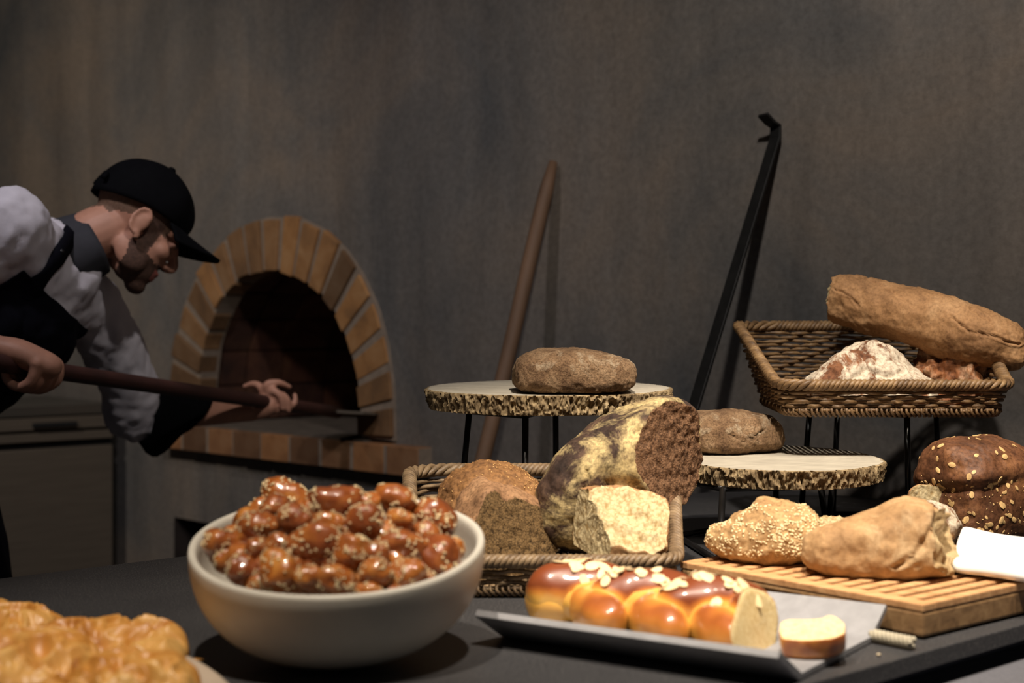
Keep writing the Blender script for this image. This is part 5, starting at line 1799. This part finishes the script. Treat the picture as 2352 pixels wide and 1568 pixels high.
# -- apron bib and skirt on the front of the trunk
ta = (pelvis - neck0).normalized()
tl = (sh_f - sh_n); tl = (tl - ta * tl.dot(ta)).normalized()
tv = ta.cross(tl).normalized()
if tv.z > 0: tv = -tv
rel = SV - np.array(neck0)
ca_, cl_, cv_ = rel @ np.array(ta), rel @ np.array(tl), rel @ np.array(tv)
Q = np.array([f if len(f) == 4 else (f[0], f[1], f[2], f[2]) for f in SF])
fa, fl_, fv = ca_[Q].mean(1), cl_[Q].mean(1), cv_[Q].mean(1)
def shell(sel, off, name, mat, parent, th=0.006, planes=()):
    used = np.unique(Q[sel]); remap = -np.ones(len(SV), int); remap[used] = np.arange(len(used))
    f2 = []
    for q in Q[sel]:
        q = remap[q]; f2.append(tuple(dict.fromkeys(q.tolist())))
    v2 = SV[used] + SN[used] * off
    o = MB().add(v2, f2).build(name, mat, parent)
    bm = bmesh.new(); bm.from_mesh(o.data)
    for po, no in planes:
        bmesh.ops.bisect_plane(bm, geom=bm.verts[:] + bm.edges[:] + bm.faces[:], plane_co=po - wloc(parent), plane_no=no, clear_outer=True)
    bm.to_mesh(o.data); bm.free()
    s_ = o.modifiers.new('solid', 'SOLIDIFY'); s_.thickness = th; s_.offset = 1
    return o
arm = np.minimum(np.linalg.norm(SV[Q].mean(1) - np.array(sh_f), axis=1), 9)
bib = (fa > 0.04) & (fa < 0.62) & (fv > 0.0) & (fl_ < 0.16 + 0.3 * (fa - 0.06)) & (fl_ > -0.2)
ap = shell(bib, 0.004, 'apron', M['navy'], baker, planes=[(neck0 + ta * 0.064, -ta), (neck0 + tv * 0.022, -tv), (neck0 + tl * 0.10, (tl - ta * 0.3).normalized()), (neck0 - tl * 0.175, -tl)])
ap['label'] = 'navy apron bib'
skirt = MB()
chain(skirt, [pelvis + Vector((0.03, 0, 0.02)), pelvis + Vector((0.14, 0, -0.28)), pelvis + Vector((0.17, -0.02, -0.62))], [0.19, 0.20, 0.21], 24)
V, fc = remesh(skirt, 0.014, 4); N = vnormals(V, fc)
V = V + N * (0.012 * fan_noise(V * np.array([1, 1, 0.3]), 12, 2, 8.0))[:, None]
MB().add(V, fc).build('apron_skirt', M['navy'], ap)
# trousers
tr = MB()
for h_, k_, f_ in zip(hips, knees, feet):
    chain(tr, [h_ + Vector((0, 0, 0.03)), h_.lerp(k_, 0.5), k_, k_.lerp(f_, 0.6), f_ + Vector((0, 0, 0.02))], [0.13, 0.11, 0.088, 0.08, 0.078], 20)
V, fc = remesh(tr, 0.014, 4)
MB().add(V, fc).build('trousers', M['navy'], baker)
for f_ in feet:
    s_ = MB(); chain(s_, [f_ + Vector((-0.06, 0, -0.03)), f_ + Vector((0.06, 0.0, -0.035)), f_ + Vector((0.16, 0.02, -0.045))], [0.045, 0.042, 0.034], 16)
    V, fc = remesh(s_, 0.008, 3); V[:, 2] = np.maximum(V[:, 2], 0.002)
    MB().add(V, fc).build('shoe', M['black_cloth'], baker)

# straps and collar laid on the shirt
def on_shirt(p, off):
    h = sbvh.find_nearest(p)
    n = h[1]
    if (Vector(p) - h[0]).dot(n) < 0 and n.dot(Vector(p) - neck0) < 0: n = -n
    return h[0] + n * off, n
def ribbon(name, ctrl, width, off, mat, parent, th=0.004):
    pts = resample([tuple(p) for p in ctrl], 36)
    P_, N_ = [], []
    for p in pts:
        a_, n_ = on_shirt(Vector(p), off); P_.append(a_); N_.append(n_)
    V, fc = [], []
    for i in range(36):
        t = (P_[min(i + 1, 35)] - P_[max(i - 1, 0)]).normalized()
        s = t.cross(N_[i]).normalized()
        V += [tuple(P_[i] - s * width / 2), tuple(P_[i] + N_[i] * th * 0.4), tuple(P_[i] + s * width / 2)]
    for i in range(35):
        for k in range(2):
            fc.append((i * 3 + k, i * 3 + k + 1, i * 3 + 4 + k, i * 3 + 3 + k))
    for _ in range(3):
        A = np.array(V).reshape(36, 3, 3); B = A.copy(); B[1:-1] = (A[:-2] + 2 * A[1:-1] + A[2:]) / 4; V = B.reshape(-1, 3).tolist()
    o = MB().add(V, fc).build(name, mat, parent)
    s_ = o.modifiers.new('solid', 'SOLIDIFY'); s_.thickness = th; s_.offset = 0
    return o
def cam_on_shirt(px, py, off=0.006):
    d = Vector(((px - CX) / F, 1, -(py - HY) / F)).normalized()
    h = sbvh.ray_cast(Vector((0, 0, CZ)), d)
    return h[0]
ctrl = [cam_on_shirt(x_, y_) for x_, y_ in ((178, 500), (160, 535), (140, 570), (112, 610), (80, 650), (55, 690))]
ctrl = [c for c in ctrl if c is not None]
if len(ctrl) > 2:
    ribbon('apron_strap', ctrl, 0.042, 0.007, M['navy'], ap)
# stand collar round the neck
nd_ = (Vector(hw((-0.03, 0, -0.05))) - neck0).normalized()
n1 = nd_.cross(Vector((0, 0, 1))).normalized(); n2 = nd_.cross(n1)
cc_ = neck0 + nd_ * 0.045
V = []
rowsn = 8
for j in range(rowsn):
    t = j / (rowsn - 1)
    for i in range(40):
        a_ = 2 * math.pi * i / 40
        r_ = 0.090 - 0.014 * t + 0.005 * math.sin(3 * a_ + 1)
        p = cc_ + nd_ * (-0.035 + 0.075 * t) + n1 * (math.cos(a_) * r_) + n2 * (math.sin(a_) * r_)
        V.append(tuple(p))
o = MB().add(V, grid_faces(40, rowsn)).build('collar', M['collar'], shirt)
s_ = o.modifiers.new('solid', 'SOLIDIFY'); s_.thickness = 0.006
bp = cam_on_shirt(140, 580)
if bp is not None:
    b_ = MB(); ell(b_, bp + Vector((0.004, -0.010, 0.002)), (0.006, 0.006, 0.006)); b_.build('button', M['button'], shirt)
# dark rolled cuff hanging from the far sleeve
ca0 = elb_f.lerp(wr_f, 0.02); ca1 = elb_f.lerp(wr_f, 0.46)
cd_ = (ca1 - ca0).normalized(); cs = cd_.cross(Vector((0, 0, 1))).normalized(); cu_ = cs.cross(cd_)
V = []; rowsn = 10
for j in range(rowsn):
    t = j / (rowsn - 1)
    c_ = ca0.lerp(ca1, t)
    for i in range(36):
        a_ = 2 * math.pi * i / 36
        r_ = 0.060 - 0.004 * t
        dn = max(0, -math.sin(a_))
        r2 = r_ * (1 + dn ** 1.5 * (0.9 * math.sin(math.pi * min(t * 0.9 + 0.12, 1)) ** 1.3))
        sl_ = 0.05 * math.sin(a_) * t
        p = c_ + cs * (math.cos(a_) * r_) + cu_ * (math.sin(a_) * r2) + cd_ * sl_
        V.append(tuple(p))
V = np.array(V); fcq = grid_faces(36, rowsn)
V = V + vnormals(V, fcq) * (0.004 * fan_noise(V, 22, 2, 3))[:, None]
o = MB().add(V, fcq).build('sleeve_cuff', M['black_cloth'], shirt)
s_ = o.modifiers.new('solid', 'SOLIDIFY'); s_.thickness = 0.005
o['label'] = 'dark rolled-back cuff'
# wristband
V, fc = tube([tuple(wr_n + (wr_n - palm_c).normalized() * 0.012 + Vector((math.cos(a_) * 0.0, 0, 0)) + (Vector((0, -1, 0.3)).normalized() * math.cos(a_) + Vector((0, 0.3, 1)).normalized() * math.sin(a_)) * 0.034) for a_ in np.linspace(0, 2 * math.pi, 24, endpoint=False)], 0.003, 6, closed=True)
MB().add(V, fc).build('wristband', M['black_cloth'], baker)

# -- cap
cap = empty('cap', tuple(hw((0, 0, 0.08))), None, None); cap.parent = baker; cap.location = Vector(hw((0, 0, 0.08))) - wloc(baker)
cap['label'] = 'black baseball cap'
V = []; nu_, nv_ = 64, 22
for j in range(nv_):
    t = j / (nv_ - 1)
    el_ = math.radians(90 - 100 * t)
    for i in range(nu_):
        a_ = 2 * math.pi * i / nu_
        bulge = 1.0 + 0.03 * math.cos(6 * a_) * math.sin(math.pi * t)
        x_ = math.cos(el_) * math.cos(a_) * 0.112 * bulge - 0.012
        y_ = math.cos(el_) * math.sin(a_) * 0.090 * bulge
        z_ = math.sin(el_) * 0.098 + 0.050
        z_ += 0.010 * math.cos(a_) * (t > 0.6) * (t - 0.6) / 0.4
        z_ -= 0.018 * max(0, -math.cos(a_)) * t ** 2
        V.append(hw((x_, y_, z_)))
o = MB().add(V, grid_faces(nu_, nv_)).build('crown', M['black_cloth'], cap)
s_ = o.modifiers.new('solid', 'SOLIDIFY'); s_.thickness = 0.004; s_.offset = 1
b_ = MB(); ell(b_, hw((-0.012, 0, 0.151)), (0.010, 0.010, 0.006), HMT); b_.build('button', M['black_cloth'], cap)
V = []
for j in range(9):
    t = j / 8
    for i in range(25):
        a_ = math.radians(-62 + 124 * i / 24)
        r_ = 0.096 + 0.096 * t * math.cos(a_ * 0.95) ** 0.6
        x_ = r_ * math.cos(a_); y_ = 0.092 * math.sin(a_) * (1 + 0.05 * t)
        z_ = 0.044 + 0.004 * t - 0.046 * (y_ / 0.09) ** 2 * (0.3 + 0.7 * t)
        V.append(hw((x_, y_, z_)))
o = MB().add(V, grid_faces(25, 9, False)).build('brim', M['black_cloth'], cap)
s_ = o.modifiers.new('solid', 'SOLIDIFY'); s_.thickness = 0.006
# back strap arch
V, fc = tube([hw((-0.120 + 0.0 * k, 0.05 * math.cos(math.pi * k / 8), 0.030 + 0.022 * math.sin(math.pi * k / 8))) for k in range(9)], 0.006, 8)
MB().add(V, fc).build('back_strap', M['black_cloth'], cap)

# -- baker's peel in his hands, reaching into the oven
pe0 = fist - pd * 0.20; pe1 = fist + pd * 1.55
peel = empty('baker_peel', tuple(pe0), 'long dark wooden peel held by the baker, reaching into the oven', 'peel')
MB().add(*tube([tuple(pe0 + (pe1 - pe0) * (i / 10)) for i in range(11)], PR, 14)).build('shaft', M['peel_wood'], peel)
bl = []
bs_ = Vector((pd.y, -pd.x, 0)).normalized()
for th_ in (0, 1):
    for k, w_ in ((0.0, 0.025), (0.06, 0.09), (0.12, 0.11), (0.36, 0.11), (0.40, 0.10)):
        for s in (-1, 1):
            q = pe1 - pd * 0.05 + pd * k * 0.7 + bs_ * (s * w_)
            bl.append((q.x, q.y, q.z - 0.004 + 0.008 * th_))
fcs = []
for k in range(4):
    i = 2 * k
    fcs += [(i, i + 2, i + 3, i + 1), (10 + i, 11 + i, 13 + i, 12 + i), (i, 10 + i, 12 + i, i + 2), (i + 1, i + 3, 13 + i, 11 + i)]
fcs += [(0, 1, 11, 10), (8, 18, 19, 9)]
MB().add(bl, fcs).build('blade', M['steel_dark'], peel, smooth=False)
